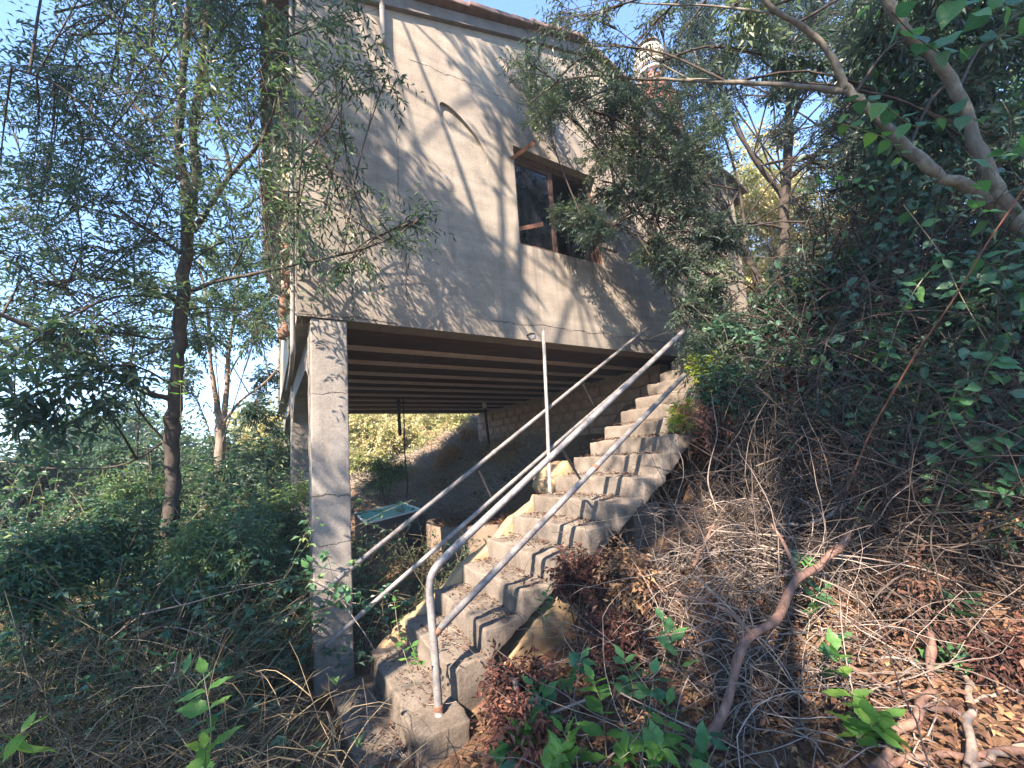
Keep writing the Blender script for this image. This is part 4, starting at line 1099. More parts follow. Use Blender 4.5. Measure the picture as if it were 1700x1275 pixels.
for lab, (u, v), d, r, tn, sd in (("small yellow-green sprig growing beside the upper rail end", (1165, 610), 4.1, (.05, .05, .07), .95, 121), ("bright yellow-green sprig beside the upper steps", (1135, 690), 4.0, (.07, .05, .05), .95, 122),
                                  ("sunlit pale green shrub on the bank below the ivy", (1380, 690), 3.4, (.26, .22, .18), .85, 123), ("dark green shrub at the bank's middle", (1270, 690), 3.7, (.34, .28, .28), .3, 124), ("dark shrub at the top of the stairs", (1190, 600), 4.3, (.32, .28, .3), .25, 125), ("blue-green shrub on the bank right of the brown stem", (1480, 720), 3.0, (.26, .22, .22), .3, 126)):
    shrub("green_shrub", lab, "shrub", W(u, v, d), r, "leaf_olive" if sd > 122 else "leaf_fresh_s", .06 if sd > 122 else .045, .3, 10 if sd > 122 else 4, tn, "small green shrubs on the bank", sd, "cane_green", 13, 8)

# ------------------------------------------------------------------ undergrowth
def region_px(n, us, vs, ds, rng=RNG, power=1.0):
    """Random ground points in the wedge between two picture columns and two distances."""
    u = rng.uniform(*us, n); d = ds[0] + (ds[1] - ds[0]) * rng.random(n) ** power
    p = CAM + d[:, None] * (FWD + RIGHT * ((u - CPX) / CF)[:, None])
    return np.stack([p[:, 0], p[:, 1], height(p[:, 0], p[:, 1])], -1), u, d

def keep_out(P, m=.06):
    """False inside the house, the stairs and on top of the viewer."""
    inhouse = (P[:, 0] > .05) & (P[:, 1] > -.15)
    instair = (P[:, 0] > XS - .25) & (P[:, 1] > -1.62) & (P[:, 1] < -.15)
    pill = (P[:, 0] > -.42) & (P[:, 0] < .75) & (P[:, 1] > -1.75) & (P[:, 1] < .1)
    near = np.hypot(P[:, 0] - CAM[0], P[:, 1] - CAM[1]) < 1.0
    return ~(inhouse | instair | near | pill)

# left: brambles rising away from the viewer
P, u, d = region_px(2100, (-120, 560), None, (1.7, 6.5), power=.8)
ok = keep_out(P); P, u, d = P[ok], u[ok], d[ok]
hgt = np.clip(.55 + (d - 1.7) * .36, .4, 1.75)
Dn = np.stack([RNG.normal(0, .55, len(P)), RNG.normal(0, .55, len(P)), np.ones(len(P))], -1)
st = stems(P, Dn, hgt * RNG.uniform(.7, 1.5, len(P)), 9, 1.4, .5)
m = MB(); tubes(m, st, taper(len(st), 9, RNG.uniform(.003, .008, len(st)), .0015), 4, RNG.random(len(st)))
tag(m.build("bramble_canes", MAT["cane_green"]), "arching bramble canes filling the left undergrowth", None, None, "stuff")
m = MB()
big = np.clip((d - 2.3) / 1.6, .07, 1)
for k in range(2, 9):
    for rep in range(3):
        sel = RNG.random(len(st)) < big
        A = st[sel, k]; n = len(A)
        pat = np.sin(A[:, 0] * 3.1 + 1) * np.sin(A[:, 1] * 2.7) * np.sin(A[:, 2] * 4)
        tn = np.clip(.42 + .15 * RNG.normal(0, 1, n) + .05 * (d[sel] - 3) + .3 * pat, 0, 1)
        gone = np.sin(A[:, 0] * 2.3 - 1) * np.sin(A[:, 1] * 3.3 + 2) > .68
        dr = nrm(RNG.normal(0, 1, (n, 3)) * (1, 1, .35) + (0, 0, .1))
        A, tn, dr = A[~gone], tn[~gone], dr[~gone]; n = len(A)
        for da in (-.9, 0, .9):
            c_, s_ = math.cos(da), math.sin(da)
            d2 = np.stack([dr[:, 0] * c_ - dr[:, 1] * s_, dr[:, 0] * s_ + dr[:, 1] * c_, dr[:, 2] - .15], -1)
            leaves(m, A + dr * .03, d2, np.array([0, 0, 1.0]) + RNG.normal(0, .4, (n, 3)), RNG.uniform(.03, .075, n), .58, .15, tn)
tag(m.build("bramble_leaves", MAT["leaf_bramble"], None, False), "green bramble leaves covering the left undergrowth", None, None, "stuff")
# dry stalks and grass in the left foreground
P, u, d = region_px(4200, (-120, 580), None, (1.25, 4.2), power=1.3)
ok = keep_out(P); P, d = P[ok], d[ok]
n = len(P)
st = stems(P + RNG.normal(0, .02, (n, 3)), np.stack([RNG.normal(0, .7, n), RNG.normal(0, .7, n), np.full(n, .9)], -1), RNG.uniform(.35, .95, n) * np.clip(.6 + .25 * (d - 1.2), .5, 1.3), 7, 1.1, .55)
m = MB(); tubes(m, st, taper(n, 7, RNG.uniform(.0014, .0042, n), .0008), 3, np.clip(RNG.normal(.42, .28, n), 0, 1))
tag(m.build("dry_stalks", MAT["twig"]), "dense grey-brown dry stalks in the left foreground", None, None, "stuff")
n = 2600
P, u, d = region_px(n, (-100, 560), None, (1.5, 4.4))
ok = keep_out(P); P = P[ok]; n = len(P)
st = stems(P + np.stack([np.zeros(n), np.zeros(n), RNG.uniform(.15, .7, n)], -1), np.stack([RNG.normal(0, .8, n), RNG.normal(0, .8, n), np.full(n, .6)], -1), RNG.uniform(.25, .6, n), 6, 2.2, .4)
m = MB(); tubes(m, st, taper(n, 6, .003, .0006), 3, np.clip(RNG.normal(.35, .28, n), 0, 1))
tag(m.build("dry_grass", MAT["straw"]), "pale dry grass blades bending among the brambles", None, None, "stuff")

n = 3600
P, u, d = region_px(n, (-120, 560), None, (2.0, 7.0))
ok = keep_out(P); P, d = P[ok], d[ok]; n = len(P)
st = stems(P, np.stack([RNG.normal(0, .4, n), RNG.normal(0, .4, n), np.ones(n)], -1), RNG.uniform(.6, 1.25, n) * np.clip(d / 3.2, .6, 1.35), 8, 1.5, .3)
m = MB(); tubes(m, st, taper(n, 8, .0042, .0007), 3, np.clip(RNG.normal(.45, .25, n), 0, 1))
tag(m.build("tall_grass", MAT["grass"]), "tall green grass blades among the left undergrowth", None, None, "stuff")
P, u, d = region_px(260, (-120, 540), None, (2.7, 5.8))
ok = keep_out(P); P, d = P[ok], d[ok]; n = len(P)
P[:, 2] += RNG.uniform(.1, .9, n)
st = stems(P, np.stack([RNG.normal(.3, 1, n), RNG.normal(.2, 1, n), RNG.uniform(.1, .9, n)], -1), RNG.uniform(.6, 1.3, n), 9, .6, .3)
m = MB(); tubes(m, st, taper(n, 9, RNG.uniform(.003, .007, n), .002), 4, np.clip(RNG.normal(.55, .3, n), 0, 1))
tag(m.build("leaning_canes", MAT["twig"]), "long dry canes leaning through the left undergrowth", None, None, "stuff")
# right: heap of dead stems beside the stairs
P, u, d = region_px(3400, (880, 1480), None, (1.5, 4.0), power=.9)
ok = keep_out(P) & (P[:, 1] < -1.68); ok &= RNG.random(len(P)) < .12 + np.exp(-((P[:, 0] - 2.5) ** 2 + (P[:, 1] + 2.2) ** 2) / .7); P = P[ok]; n = len(P)
heap = np.exp(-((P[:, 0] - 2.7) ** 2 + (P[:, 1] + 2.15) ** 2) / .55) * .45 + .1
az = RNG.uniform(0, 6.283, n)
st = stems(P + np.stack([np.zeros(n), np.zeros(n), RNG.random(n) * heap], -1), np.stack([np.cos(az), np.sin(az), RNG.uniform(-.1, .75, n)], -1), RNG.uniform(.35, 1.15, n), 14, RNG.uniform(.8, 2.6, n), 1.35)
m = MB(); tubes(m, st, taper(n, 14, RNG.uniform(.0016, .0048, n) , .001), 4, np.clip(RNG.normal(.5, .28, n), 0, 1))
tag(m.build("dead_stem_heap", MAT["twig"]), "tangled heap of grey dead stems right of the stairs", None, None, "stuff")
# dry leaf litter on the ground and on the treads
P, u, d = region_px(16000, (560, 1760), None, (1.2, 4.2))
ok = keep_out(P); P = P[ok]; n = len(P)
m = MB()
leaves(m, P + np.stack([np.zeros(n), np.zeros(n), RNG.uniform(.005, .06, n)], -1), RNG.normal(0, 1, (n, 3)) * (1, 1, .3), np.array([0, 0, 1.0]) + RNG.normal(0, .5, (n, 3)), RNG.uniform(.025, .06, n), .5, .2, np.clip(RNG.normal(.5, .25, n), 0, 1))
i = RNG.integers(0, 17, 3000); fx = 1 - RNG.random(3000) ** 1.7 * .9
P = np.stack([XS + (i + fx) * TR - .01, RNG.uniform(-1.4, -.36, 3000), ZS + i * RI + .012 + RNG.uniform(0, .014, 3000)], -1)
leaves(m, P, RNG.normal(0, 1, (3000, 3)) * (1, 1, .2), np.array([0, 0, 1.0]) + RNG.normal(0, .4, (3000, 3)), RNG.uniform(.018, .042, 3000), .4, .15, np.clip(RNG.normal(.3, .2, 3000), 0, 1))
tag(m.build("leaf_litter", MAT["leaf_dry"], None, False), "brown leaf litter over the ground and the treads", None, None, "stuff")
# twigs lying on the treads
i = RNG.integers(0, 12, 420)
P = np.stack([XS + (i + .75) * TR + RNG.normal(0, .05, 420), RNG.uniform(-1.38, -.4, 420), ZS + i * RI + .02], -1)
m = MB(); tubes(m, stems(P, np.stack([RNG.normal(0, .5, 420), RNG.normal(0, 1, 420), np.full(420, .05)], -1), RNG.uniform(.05, .22, 420), 5, 0.0, .3), taper(420, 5, .0022, .001), 3, RNG.random(420))
tag(m.build("tread_twigs", MAT["twig"]), "small dry twigs scattered over the stair treads", None, None, "stuff")

# the dark tangled bank on the right
n = 4200
bu, bv = RNG.uniform(1200, 1800, n), RNG.uniform(330, 980, n)
thin = (bu < 1340) & (bv < 570) & (RNG.random(n) < .85); bu, bv = bu[~thin], bv[~thin]; n = len(bu)
bd = 3.9 - (bu - 1200) / 600 * 1.1 + (620 - bv) / 600 * 1.2 + RNG.normal(0, .22, n)
P = CAM + bd[:, None] * (FWD + RIGHT * ((bu - CPX) / CF)[:, None] - UP * ((bv - CPY) / CF)[:, None])
hz = height(P[:, 0], P[:, 1]); P[:, 2] = np.minimum(np.maximum(P[:, 2], hz), hz + 1.2)
ok = keep_out(P) & ~((P[:, 1] > -.3) & (P[:, 0] < 7.8)); P = P[ok]; n = len(P)
st = stems(P, np.stack([RNG.normal(-.3, .6, n), RNG.normal(-.4, .6, n), RNG.normal(.2, .7, n)], -1), RNG.uniform(.4, 1.2, n), 9, 1.0, .7)
st[:, :, 1] = np.minimum(st[:, :, 1], -.06)
m = MB(); tubes(m, st, taper(n, 9, RNG.uniform(.002, .007, n), .0012), 4, np.clip(RNG.normal(.45, .3, n), 0, 1))
tag(m.build("tangled_stems", MAT["cane_dark"]), "dark tangle of climbing stems covering the right bank", None, None, "stuff")
m = MB(); sel = RNG.random(n) < .75
for k in (3, 5, 6, 7, 8):
    A = st[sel, k]; q = len(A)
    low = np.clip((A[:, 0] - 3.2) / 1.5, .12, 1) * np.where(A[:, 2] > -.3, .55, 1.0)
    kk = RNG.random(q) < low; A = A[kk & (A[:, 0] > 3.35)]; q = len(A)
    leaves(m, A, RNG.normal(0, 1, (q, 3)) + (-.3, -.5, -.3), np.array([-.4, -.6, .8]) + RNG.normal(0, .4, (q, 3)), RNG.uniform(.05, .10, q), .55, .15, np.clip(RNG.normal(.38, .22, q), 0, 1), fine=True)
tag(m.build("bank_leaves", MAT["leaf_bramble"], None, False), "dark green bramble leaves over the right bank", None, None, "stuff")
n = 7000
u, v = RNG.uniform(1430, 1850, n), RNG.uniform(-60, 470, n)
d = RNG.uniform(3.5, 4.6, n)
P = CAM + d[:, None] * (FWD + RIGHT * ((u - CPX) / CF)[:, None] - UP * ((v - CPY) / CF)[:, None])
clump = np.sin(P[:, 0] * 5) * np.sin(P[:, 1] * 4 + 1) * np.sin(P[:, 2] * 5)
P = P[clump > -.35]; n = len(P); m = MB()
leaves(m, P, RNG.normal(0, 1, (n, 3)) + (-.2, -.4, -.5), np.array([-.4, -.6, .8]) + RNG.normal(0, .5, (n, 3)), RNG.uniform(.06, .12, n), .6, .2, np.clip(RNG.normal(.3, .2, n), 0, 1), fine=True)
tag(m.build("climber_foliage", MAT["leaf_bramble"], None, False), "dark climbing foliage hanging behind the pale trunks", None, None, "stuff")
# dry grass hanging on the bank under the house
n = 12000
x = RNG.uniform(2.2, 6.5, n); y = RNG.uniform(2.8, 11.5, n)
P = np.stack([x, y, height(x, y)], -1)
ok = ~((x < 3.9) & (y < 2.9)); P = P[ok]; n = len(P)
st = stems(P, np.stack([RNG.normal(-.5, .4, n), RNG.normal(-.3, .4, n), np.full(n, .7)], -1), RNG.uniform(.25, .75, n), 6, 1.9, .5)
m = MB(); tubes(m, st, taper(n, 6, .004 + .0011 * np.clip(st[:, 0, 1] - 2, 0, 9), .0015), 3, np.clip(RNG.normal(.4, .25, n), 0, 1))
tag(m.build("bank_grass", MAT["bank_straw"]), "dry grass drooping over the earth bank under the house", None, None, "stuff")
# weeds between the pillar, the tub and the stairs
n = 420
x = RNG.uniform(.45, 1.9, n); y = RNG.uniform(-.15, 1.9, n)
P = np.stack([x, y, height(x, y)], -1)
st = stems(P, np.stack([RNG.normal(0, .4, n), RNG.normal(0, .4, n), np.ones(n)], -1), RNG.uniform(.3, .95, n), 8, .9, .5)
m = MB(); tubes(m, st, taper(n, 8, .004, .0012), 4, RNG.random(n))
tag(m.build("weed_stems", MAT["cane_green"]), "thin weed stems in front of the teal tub", None, None, "stuff")
m = MB()
for k in range(2, 8):
    A = st[RNG.random(n) < .6, k]; q = len(A)
    leaves(m, A, RNG.normal(0, 1, (q, 3)) * (1, 1, .4), np.array([0, 0, 1.0]) + RNG.normal(0, .4, (q, 3)), RNG.uniform(.03, .06, q), .5, .15, np.clip(RNG.normal(.5, .2, q), 0, 1))
tag(m.build("weed_leaves", MAT["leaf_bramble"], None, False), "small weed leaves in front of the teal tub", None, None, "stuff")

# ------------------------------------------------------------------ plants whose leaves can be told apart
def leaf_mesh(name, prof, mat, fold=.10, droop=.18, serr=0.0):
    """One leaf along +X, unit length: prof = half widths along it."""
    n = len(prof); m = MB(); V = []
    for i, w in enumerate(prof):
        t = i / (n - 1); z = -droop * t * t + .04 * math.sin(t * 9)
        w2 = w * (1 + serr * (-1) ** i)
        V += [(t, w2, z + fold * w2 * 2 - .02), (t, 0, z), (t, -w2, z + fold * w2 * 2 - .02)]
    Q = []
    for i in range(n - 1):
        for j in range(2): Q.append((i * 3 + j, i * 3 + j + 1, i * 3 + j + 4, i * 3 + j + 3))
    m.add(V, Q)
    return m.mesh(name, mat)
OV = (.012, .10, .20, .27, .29, .27, .22, .14, .06, .004)
HE = (.02, .30, .40, .42, .39, .33, .25, .16, .07, .004)
LA = (.012, .06, .11, .14, .15, .14, .115, .08, .035, .003)
LM = {}
for nm, pr in (("ovate", OV), ("heart", HE), ("lance", LA)):
    for mt in ("leaf_vine", "leaf_fresh"):
        LM[nm, mt] = [leaf_mesh("leaf", pr, MAT[mt], f, d_, .10 if nm == "ovate" else 0) for f, d_ in ((.10, .12), (.16, .25), (.05, .35))]

def put_leaf(parent, pos, d, up, L, shape, mt):
    d = nrm(np.array(d, float)); s_ = nrm(np.cross(np.array(up, float), d)); n_ = np.cross(d, s_)
    o = bpy.data.objects.new("leaf", random.choice(LM[shape, mt]))
    Mx = Matrix.Identity(4); p = np.array(pos) - np.array(parent.location)
    for r_ in range(3):
        Mx[r_][0], Mx[r_][1], Mx[r_][2], Mx[r_][3] = d[r_] * L, s_[r_] * L, n_[r_] * L, p[r_]
    o.parent = parent; o.matrix_basis = Mx
    COL.objects.link(o)
    return o

def leafy_plant(name, label, cat, group, path, L, shape, mt, nodes, r=.003, opposite=True, upv=(0, 0, 1), stemmat="cane_green", t0=.25, rng=None, spread=1.0):
    q = rng or np.random.default_rng(abs(hash(label)) % 1000 if False else sum(map(ord, label)))
    t = thing(name, tuple(path[0]), label, cat, group)
    m = MB(); tubes(m, path, np.linspace(r, r * .4, len(path)), 6, [q.random()]); m.build("stem", MAT[stemmat], t)
    for k in range(nodes):
        f = t0 + (1 - t0) * (k + .5) / nodes
        i = min(int(f * (len(path) - 1)), len(path) - 2)
        p = path[i]; ax = nrm(path[i + 1] - path[i])
        a0 = k * 2.4 + q.uniform(0, 1)
        e1 = nrm(np.cross(ax, (.3, .2, 1.0))); e2 = np.cross(ax, e1)
        for s_ in ((0, math.pi) if opposite else (0,)):
            a = a0 + s_
            out = e1 * math.cos(a) + e2 * math.sin(a)
            d = out * spread + ax * .35 + np.array([0, 0, .15]) + q.normal(0, .15, 3)
            put_leaf(t, p, d, np.array(upv) + q.normal(0, .3, 3), L * q.uniform(.7, 1.15) * (1.0 - .3 * f), shape, mt)
    put_leaf(t, path[-1], nrm(path[-1] - path[-2]) + np.array([0, 0, -.1]), upv, L * .6, shape, mt)
    return t

# seedlings in the left foreground
sd = [("two-tiered bright seedling in the left foreground", [(345, 1290, 1.55), (350, 1200, 1.55), (338, 1120, 1.6)], .12, "ovate", "leaf_fresh", 4), ("bluish green seedling left of the bright one", [(360, 1260, 1.75), (330, 1150, 1.75), (270, 1090, 1.75)], .12, "lance", "leaf_vine", 5),
      ("yellow-green seedling at the bottom left corner", [(-20, 1290, 1.15), (10, 1240, 1.15), (50, 1205, 1.15)], .12, "lance", "leaf_fresh", 4), ("bright seedling at the bottom edge left of the pillar", [(340, 1330, 1.4), (342, 1290, 1.4), (340, 1240, 1.4)], .10, "ovate", "leaf_fresh", 4),
      ("small pale seedling amid the dry stalks", [(300, 700, 2.6), (300, 640, 2.6), (296, 595, 2.6)], .07, "ovate", "leaf_fresh", 3), ("green sprout beside the lowest rail", [(690, 1140, 2.5), (664, 1060, 2.5), (655, 1000, 2.55)], .075, "ovate", "leaf_fresh", 5),
      ("leafy sprout at the railing post's foot", [(700, 1120, 2.4), (690, 1090, 2.4), (680, 1065, 2.4)], .07, "ovate", "leaf_fresh", 4)]
for lab, pts, L, sh, mt, nd in sd:
    leafy_plant("seedling", lab, "seedling", "leafy seedlings", path_px(pts, 12), L, sh, mt, nd)
# bramble hanging round the corner pillar
leafy_plant("bramble_shoot", "bramble shoot climbing the corner pillar's left side", "bramble", "shoots on the corner pillar", path_px([(500, 1120, 3.2), (515, 1040, 3.15), (505, 960, 3.15), (540, 920, 3.15), (560, 1000, 3.1)], 24), .10, "ovate", "leaf_vine", 14, .004)
leafy_plant("bramble_shoot", "bramble shoot crossing the corner pillar behind the rail", "bramble", "shoots on the corner pillar", path_px([(500, 1080, 3.1), (545, 1010, 3.05), (590, 985, 3.05), (620, 1010, 3.05)], 20), .095, "ovate", "leaf_vine", 9, .004)
# nettle-like plants along the bottom edge
bp_ = [((1010, 1300, 1.75), (1000, 1180, 1.8), (985, 1130, 1.85)), ((960, 1290, 1.7), (955, 1250, 1.7), (935, 1215, 1.72)), ((1060, 1290, 1.75), (1075, 1200, 1.8), (1085, 1120, 1.9)), ((920, 1230, 1.9), (905, 1170, 1.95), (885, 1140, 2.0)), ((1110, 1290, 1.75), (1100, 1240, 1.75), (1110, 1170, 1.8)),
       ((870, 1260, 1.75), (868, 1225, 1.8), (880, 1200, 1.8)), ((1150, 1160, 2.1), (1120, 1080, 2.2), (1100, 1030, 2.3)), ((960, 1180, 2.1), (950, 1130, 2.15), (965, 1095, 2.2)), ((905, 1060, 2.4), (900, 1010, 2.45), (912, 975, 2.45)), ((1005, 1290, 1.6), (1030, 1260, 1.6), (1050, 1245, 1.6))]
bp_ += [((1130, 1300, 1.6), (1150, 1250, 1.65), (1180, 1225, 1.7)), ((900, 1300, 1.6), (915, 1270, 1.62), (930, 1250, 1.65)), ((1040, 1180, 2.0), (1050, 1140, 2.05), (1035, 1095, 2.1)), ((1080, 1290, 1.55), (1085, 1262, 1.55), (1100, 1240, 1.58)), ((820, 1290, 1.75), (835, 1262, 1.78), (845, 1245, 1.8))]
wh = ["tallest of the nettle-like plants at the bottom centre", "nettle-like plant low at the bottom edge's centre", "nettle-like plant leaning right below the stem heap", "nettle-like plant beside the forked pale stick", "nettle-like plant beside the sunlit litter", "small nettle-like plant left of the bottom group", "nettle-like plant among the heap's lower stems", "nettle-like plant above the forked stick", "small nettle-like plant against the stair's side", "bright nettle-like plant at the very bottom edge", "nettle-like plant at the bottom edge beside the thick branch", "nettle-like plant at the bottom edge under the forked stick", "nettle-like plant in the middle of the bottom group", "low nettle-like plant between the bottom group and the sunlit litter", "nettle-like plant at the bottom edge below the lowest steps"]
for i, pts in enumerate(bp_):
    leafy_plant("nettle", wh[i], "plant", "nettle-like plants by the stairs", path_px(pts, 14), .135 if i != 8 else .09, "ovate", "leaf_fresh" if i in (0, 1, 4, 5, 9, 11, 13) else "leaf_vine", 5, .0035)
bp2 = [((1440, 1290, 1.6), (1420, 1180, 1.65), (1390, 1080, 1.75)), ((1370, 1180, 1.9), (1380, 1100, 1.95), (1400, 1060, 2.0)), ((1340, 1060, 2.2), (1350, 1000, 2.25), (1370, 975, 2.3)), ((1400, 1260, 1.6), (1440, 1210, 1.6), (1470, 1190, 1.6)), ((1320, 960, 2.4), (1325, 935, 2.4), (1340, 925, 2.4)), ((1590, 1060, 2.1), (1580, 1010, 2.1), (1610, 990, 2.1))]
wh2 = ["climbing hop-like plant low on the right between thick branches", "hop-like plant beside the curved thick branch", "hop-like plant under the cut end of the thick branch", "bright hop-like plant at the bottom edge, right of centre", "few dark leaves above the thick branch's bend", "hop-like sprout beside the upright cut stem"]
for i, pts in enumerate(bp2):
    leafy_plant("climber", wh2[i], "plant", "hop-like plants on the right", path_px(pts, 14), .15 if i in (0, 3) else .12, "ovate", "leaf_fresh" if i in (0, 3) else "leaf_vine", 6, .0035)
# vines with broad leaves, right
vn_more = [("bramble cane bending under the pale trunks' base", [(1560, 430, 2.9), (1520, 480, 2.85), (1490, 540, 2.85), (1470, 600, 2.9)], .11, 12), ("bramble cane in the dark hollow of the right bank", [(1680, 560, 2.4), (1640, 610, 2.4), (1620, 660, 2.45), (1580, 700, 2.5)], .13, 12),
      ("bramble cane at the right edge above the dead leaves", [(1740, 880, 2.2), (1690, 880, 2.25), (1650, 900, 2.3)], .12, 9), ("bramble cane beside the sunlit pale green shrub", [(1450, 640, 3.0), (1420, 690, 3.0), (1440, 750, 2.95)], .10, 9),
      ("bramble cane trailing over the litter at the lower right", [(1640, 1120, 1.9), (1600, 1090, 1.95), (1560, 1085, 2.0), (1520, 1110, 2.0)], .10, 9), ("long bramble shoot arching across the bank's middle", [(1330, 620, 3.4), (1400, 590, 3.2), (1480, 600, 3.0), (1560, 640, 2.8)], .10, 13)]
vn = [("vine hanging across the pale trunks at the top right", [(1480, 20, 2.5), (1520, 60, 2.5), (1570, 90, 2.5), (1640, 70, 2.45), (1720, 60, 2.4)], .15, 14), ("vine climbing the pale trunk below the upper right corner", [(1400, 170, 2.9), (1460, 170, 2.8), (1520, 210, 2.7), (1580, 190, 2.6), (1660, 210, 2.5)], .13, 14),
      ("vine with light leaves along the pale branch's fork", [(1380, 200, 3.0), (1430, 215, 2.95), (1480, 235, 2.9), (1500, 270, 2.9)], .11, 10), ("vine shoot hanging in the gap over the tangled bank", [(1320, 320, 3.2), (1360, 305, 3.1), (1400, 300, 3.0), (1440, 310, 2.9)], .10, 9),
      ("vine at the very top right corner", [(1560, -20, 2.3), (1620, 20, 2.3), (1680, 10, 2.3), (1740, 40, 2.3)], .15, 11), ("vine trailing over the right picture edge below the trunk", [(1720, 230, 2.4), (1660, 260, 2.4), (1620, 320, 2.45), (1650, 380, 2.45)], .13, 10),
      ("long bramble cane with leaves across the upper bank", [(1500, 340, 2.9), (1560, 420, 2.8), (1600, 500, 2.7), (1660, 600, 2.5), (1720, 680, 2.4)], .12, 14), ("bramble cane with round leaves low on the bank", [(1590, 640, 2.5), (1560, 720, 2.5), (1550, 800, 2.5), (1545, 880, 2.5)], .125, 13),
      ("bramble with sunlit leaves at the bank's right", [(1700, 700, 2.3), (1640, 740, 2.35), (1600, 790, 2.4), (1620, 850, 2.4)], .13, 12), ("bramble at the right picture edge halfway down", [(1740, 780, 2.2), (1690, 800, 2.2), (1640, 830, 2.25)], .14, 9), ("bramble low between bank and dead leaves", [(1500, 930, 2.5), (1540, 960, 2.5), (1590, 1010, 2.4), (1620, 1060, 2.3)], .10, 10),
      ("bramble cane on the bank's middle with dark leaves", [(1440, 520, 3.1), (1480, 580, 3.0), (1500, 640, 2.95), (1530, 690, 2.9)], .11, 10), ("bramble cane near the top of the right bank", [(1620, 420, 2.6), (1680, 470, 2.5), (1730, 500, 2.4)], .12, 8), ("small bramble above the thick branch's cut end", [(1440, 880, 2.7), (1420, 840, 2.75), (1450, 800, 2.8)], .09, 8)] + vn_more
for i, (lab, pts, L, nd) in enumerate(vn):
    sunny = i in (2, 3)
    leafy_plant("vine", lab, "vine", "broad-leaved vines on the right", path_px(pts, 28), L, "heart" if i < 6 else "ovate", "leaf_fresh" if sunny else "leaf_vine", nd, .004, i >= 6, upv=-FWD * .8 + np.array([0, 0, .8]), t0=.03)

# ------------------------------------------------------------------ fallen and cut branches
def dead_branch(label, pts, r0, r1, mat="bark_red", cat="branch", group="thick dead branches on the right", forks=(), name="dead_branch"):
    p = catmull([above(*q, r0) for q in pts], 36); m = MB()
    t = np.linspace(0, 1, 36); r = (r0 * (1 - t) + r1 * t) * (1 + .07 * np.sin(t * 31) + .05 * RNG.normal(0, 1, 36))
    r = r * .82
    p = p + np.stack([np.sin(t * 17 + r0 * 500), np.sin(t * 23 + 2), np.sin(t * 19 + 4)], -1) * r0 * .35
    for kq in RNG.random(4): r = r * (1 + .22 * np.exp(-((t - kq) / .018) ** 2))
    tubes(m, p, r, 12, cap=True)
    if forks:
        o = thing(name, tuple(p[0]), label, cat, group)
        m.build("limb", MAT[mat], o)
        for f in forks:
            q = catmull([above(*g_, f[1]) for g_ in f[0]], 20); m = MB(); tubes(m, q, np.linspace(f[1], f[2], 20), 9, cap=True); m.build("limb", MAT[mat], o)
        return o
    return tag(m.build(name, MAT[mat]), label, cat, group)
dead_branch("long thick cut branch curving up through the stem heap", [(1145, 1268, 1.75), (1205, 1165, 1.85), (1245, 1060, 1.95), (1290, 1020, 2.05), (1330, 960, 2.15), (1360, 935, 2.25), (1390, 915, 2.35), (1410, 880, 2.45)], .026, .022, forks=[([(1250, 1055, 1.95), (1200, 1010, 2.0), (1120, 985, 2.1)], .012, .006), ([(1330, 965, 2.15), (1300, 900, 2.3), (1280, 870, 2.4)], .012, .007)])
dead_branch("upright reddish cut branch at the lower right", [(1448, 1285, 1.6), (1490, 1215, 1.7), (1530, 1175, 1.8), (1547, 1120, 1.9), (1542, 1045, 2.0)], .024, .017)
dead_branch("shorter bent cut branch beside the reddish one", [(1612, 1275, 1.65), (1608, 1200, 1.75), (1612, 1160, 1.85), (1600, 1120, 1.95), (1578, 1095, 2.05)], .019, .014, "bark_grey")
dead_branch("straight tan stick crossing behind the cut branches", [(1398, 1098, 1.95), (1470, 1140, 1.95), (1540, 1170, 1.95), (1605, 1190, 1.95)], .011, .016)
dead_branch("pink-brown branch lying along the bottom right edge", [(1455, 1275, 1.55), (1530, 1255, 1.6), (1610, 1255, 1.65), (1720, 1245, 1.7)], .013, .018)
dead_branch("grey branch leaning at the bottom right corner", [(1600, 1290, 1.5), (1650, 1255, 1.55), (1720, 1235, 1.6)], .014, .012, "bark_grey")
dead_branch("pale branch lying across the far lower right", [(1610, 1165, 2.0), (1660, 1150, 2.0), (1720, 1140, 2.0)], .008, .008, "bark_grey")
dead_branch("forked pale grey stick below the stairs", [(850, 1125, 2.05), (868, 1165, 2.0), (888, 1198, 1.95)], .013, .010, "bark_grey", forks=[([(886, 1195, 1.95), (925, 1180, 1.98), (972, 1162, 2.0)], .009, .006), ([(888, 1198, 1.95), (890, 1230, 1.9), (878, 1290, 1.8)], .010, .007)], group=None)
dead_branch("short dark branch stub at the heap's top left", [(1150, 940, 2.6), (1170, 900, 2.7), (1185, 870, 2.75)], .012, .010, "bark_red")
dead_branch("cut pale branch end on top of the stem heap", [(1290, 870, 2.8), (1350, 868, 2.75), (1415, 830, 2.75)], .012, .014, "bark_grey")
dead_branch("long rust-coloured cane slanting up the right bank", [(1405, 815, 2.7), (1440, 730, 2.65), (1500, 620, 2.55), (1560, 530, 2.45), (1630, 420, 2.35), (1700, 310, 2.25)], .0075, .0045, "bark_rust", "cane", None, name="cane")
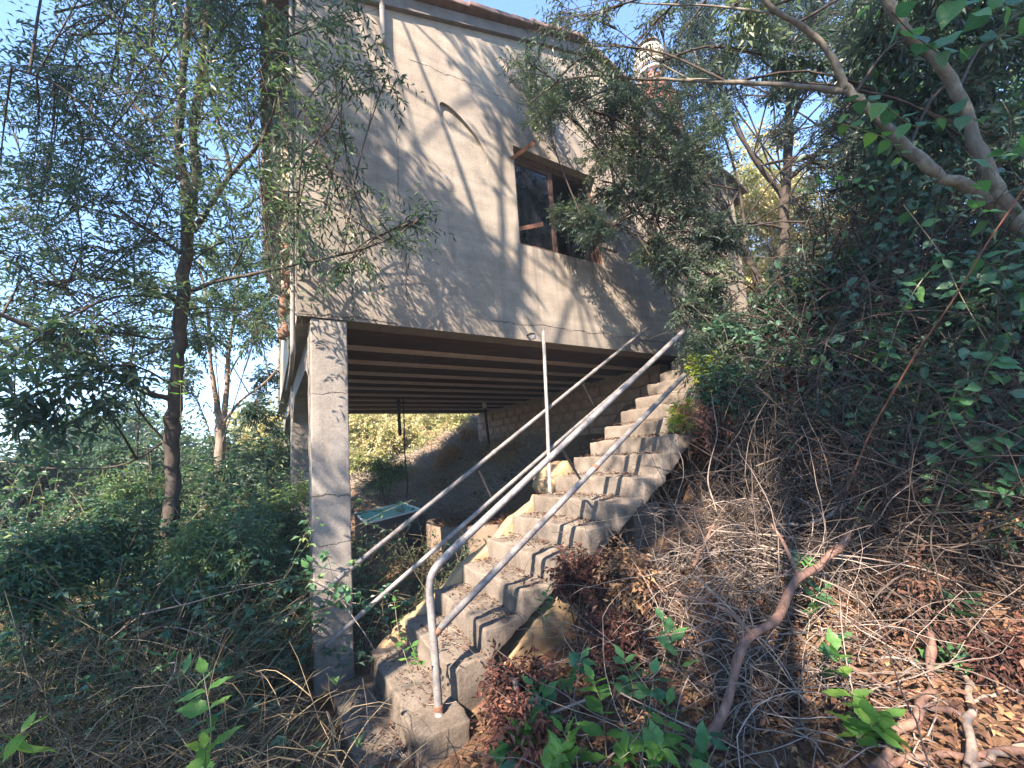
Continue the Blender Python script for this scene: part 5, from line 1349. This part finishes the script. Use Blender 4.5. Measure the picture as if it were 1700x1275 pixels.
dead_branch("horizontal dark branch low on the right bank", [(1570, 905, 2.7), (1640, 880, 2.6), (1720, 850, 2.5)], .010, .008, "bark_dark")
wl = ["longest pale whip arching right over the heap", "pale whip curling above the dead leaves", "pale whip bending down at the heap's right", "thin whip crossing the thick branch's middle", "thin whip rising from the heap to the upper steps", "thin whip running along the bottom centre", "loose whip dangling beside the stair's support"]
for i, (pts, r) in enumerate((([(1260, 905, 2.5), (1340, 920, 2.4), (1430, 925, 2.3), (1530, 945, 2.2), (1590, 970, 2.1), (1620, 1005, 2.05), (1605, 1035, 2.05)], .006), ([(1180, 880, 2.7), (1290, 890, 2.6), (1400, 900, 2.5), (1450, 870, 2.45), (1480, 830, 2.4), (1530, 790, 2.4)], .006), ([(1360, 960, 2.2), (1420, 990, 2.15), (1460, 1040, 2.1), (1440, 1065, 2.1)], .005),
             ([(1160, 960, 2.2), (1230, 1030, 2.0), (1290, 1100, 1.9), (1340, 1170, 1.85)], .0055), ([(1190, 850, 2.8), (1175, 790, 3.0), (1190, 720, 3.3), (1180, 650, 3.6)], .006), ([(1030, 1150, 1.95), (1110, 1190, 1.8), (1220, 1240, 1.7), (1280, 1290, 1.6)], .0045), ([(1120, 840, 2.9), (1135, 780, 3.0), (1120, 730, 3.2)], .004))):
    dead_branch(wl[i], pts, r, r * .5, "bark_grey", "whip", "long dry whips on the stem heap", name="dry_whip")

# ------------------------------------------------------------------ haze volume added for depth and a blue lift
hb = bm_box((-520, -520, -20), (520, 520, 26))
hm = bpy.data.materials.new("added_haze"); hm.use_nodes = True; hm.node_tree.nodes.clear()
vo = hm.node_tree.nodes.new("ShaderNodeVolumePrincipled"); vo.inputs["Color"].default_value = (.62, .82, 1, 1); vo.inputs["Density"].default_value = .0025
ho_ = hm.node_tree.nodes.new("ShaderNodeOutputMaterial"); hm.node_tree.links.new(vo.outputs[0], ho_.inputs["Volume"])
tag(bm_obj("haze", hb, hm), "pale blue haze volume added to lift the shade", None, None, "stuff")
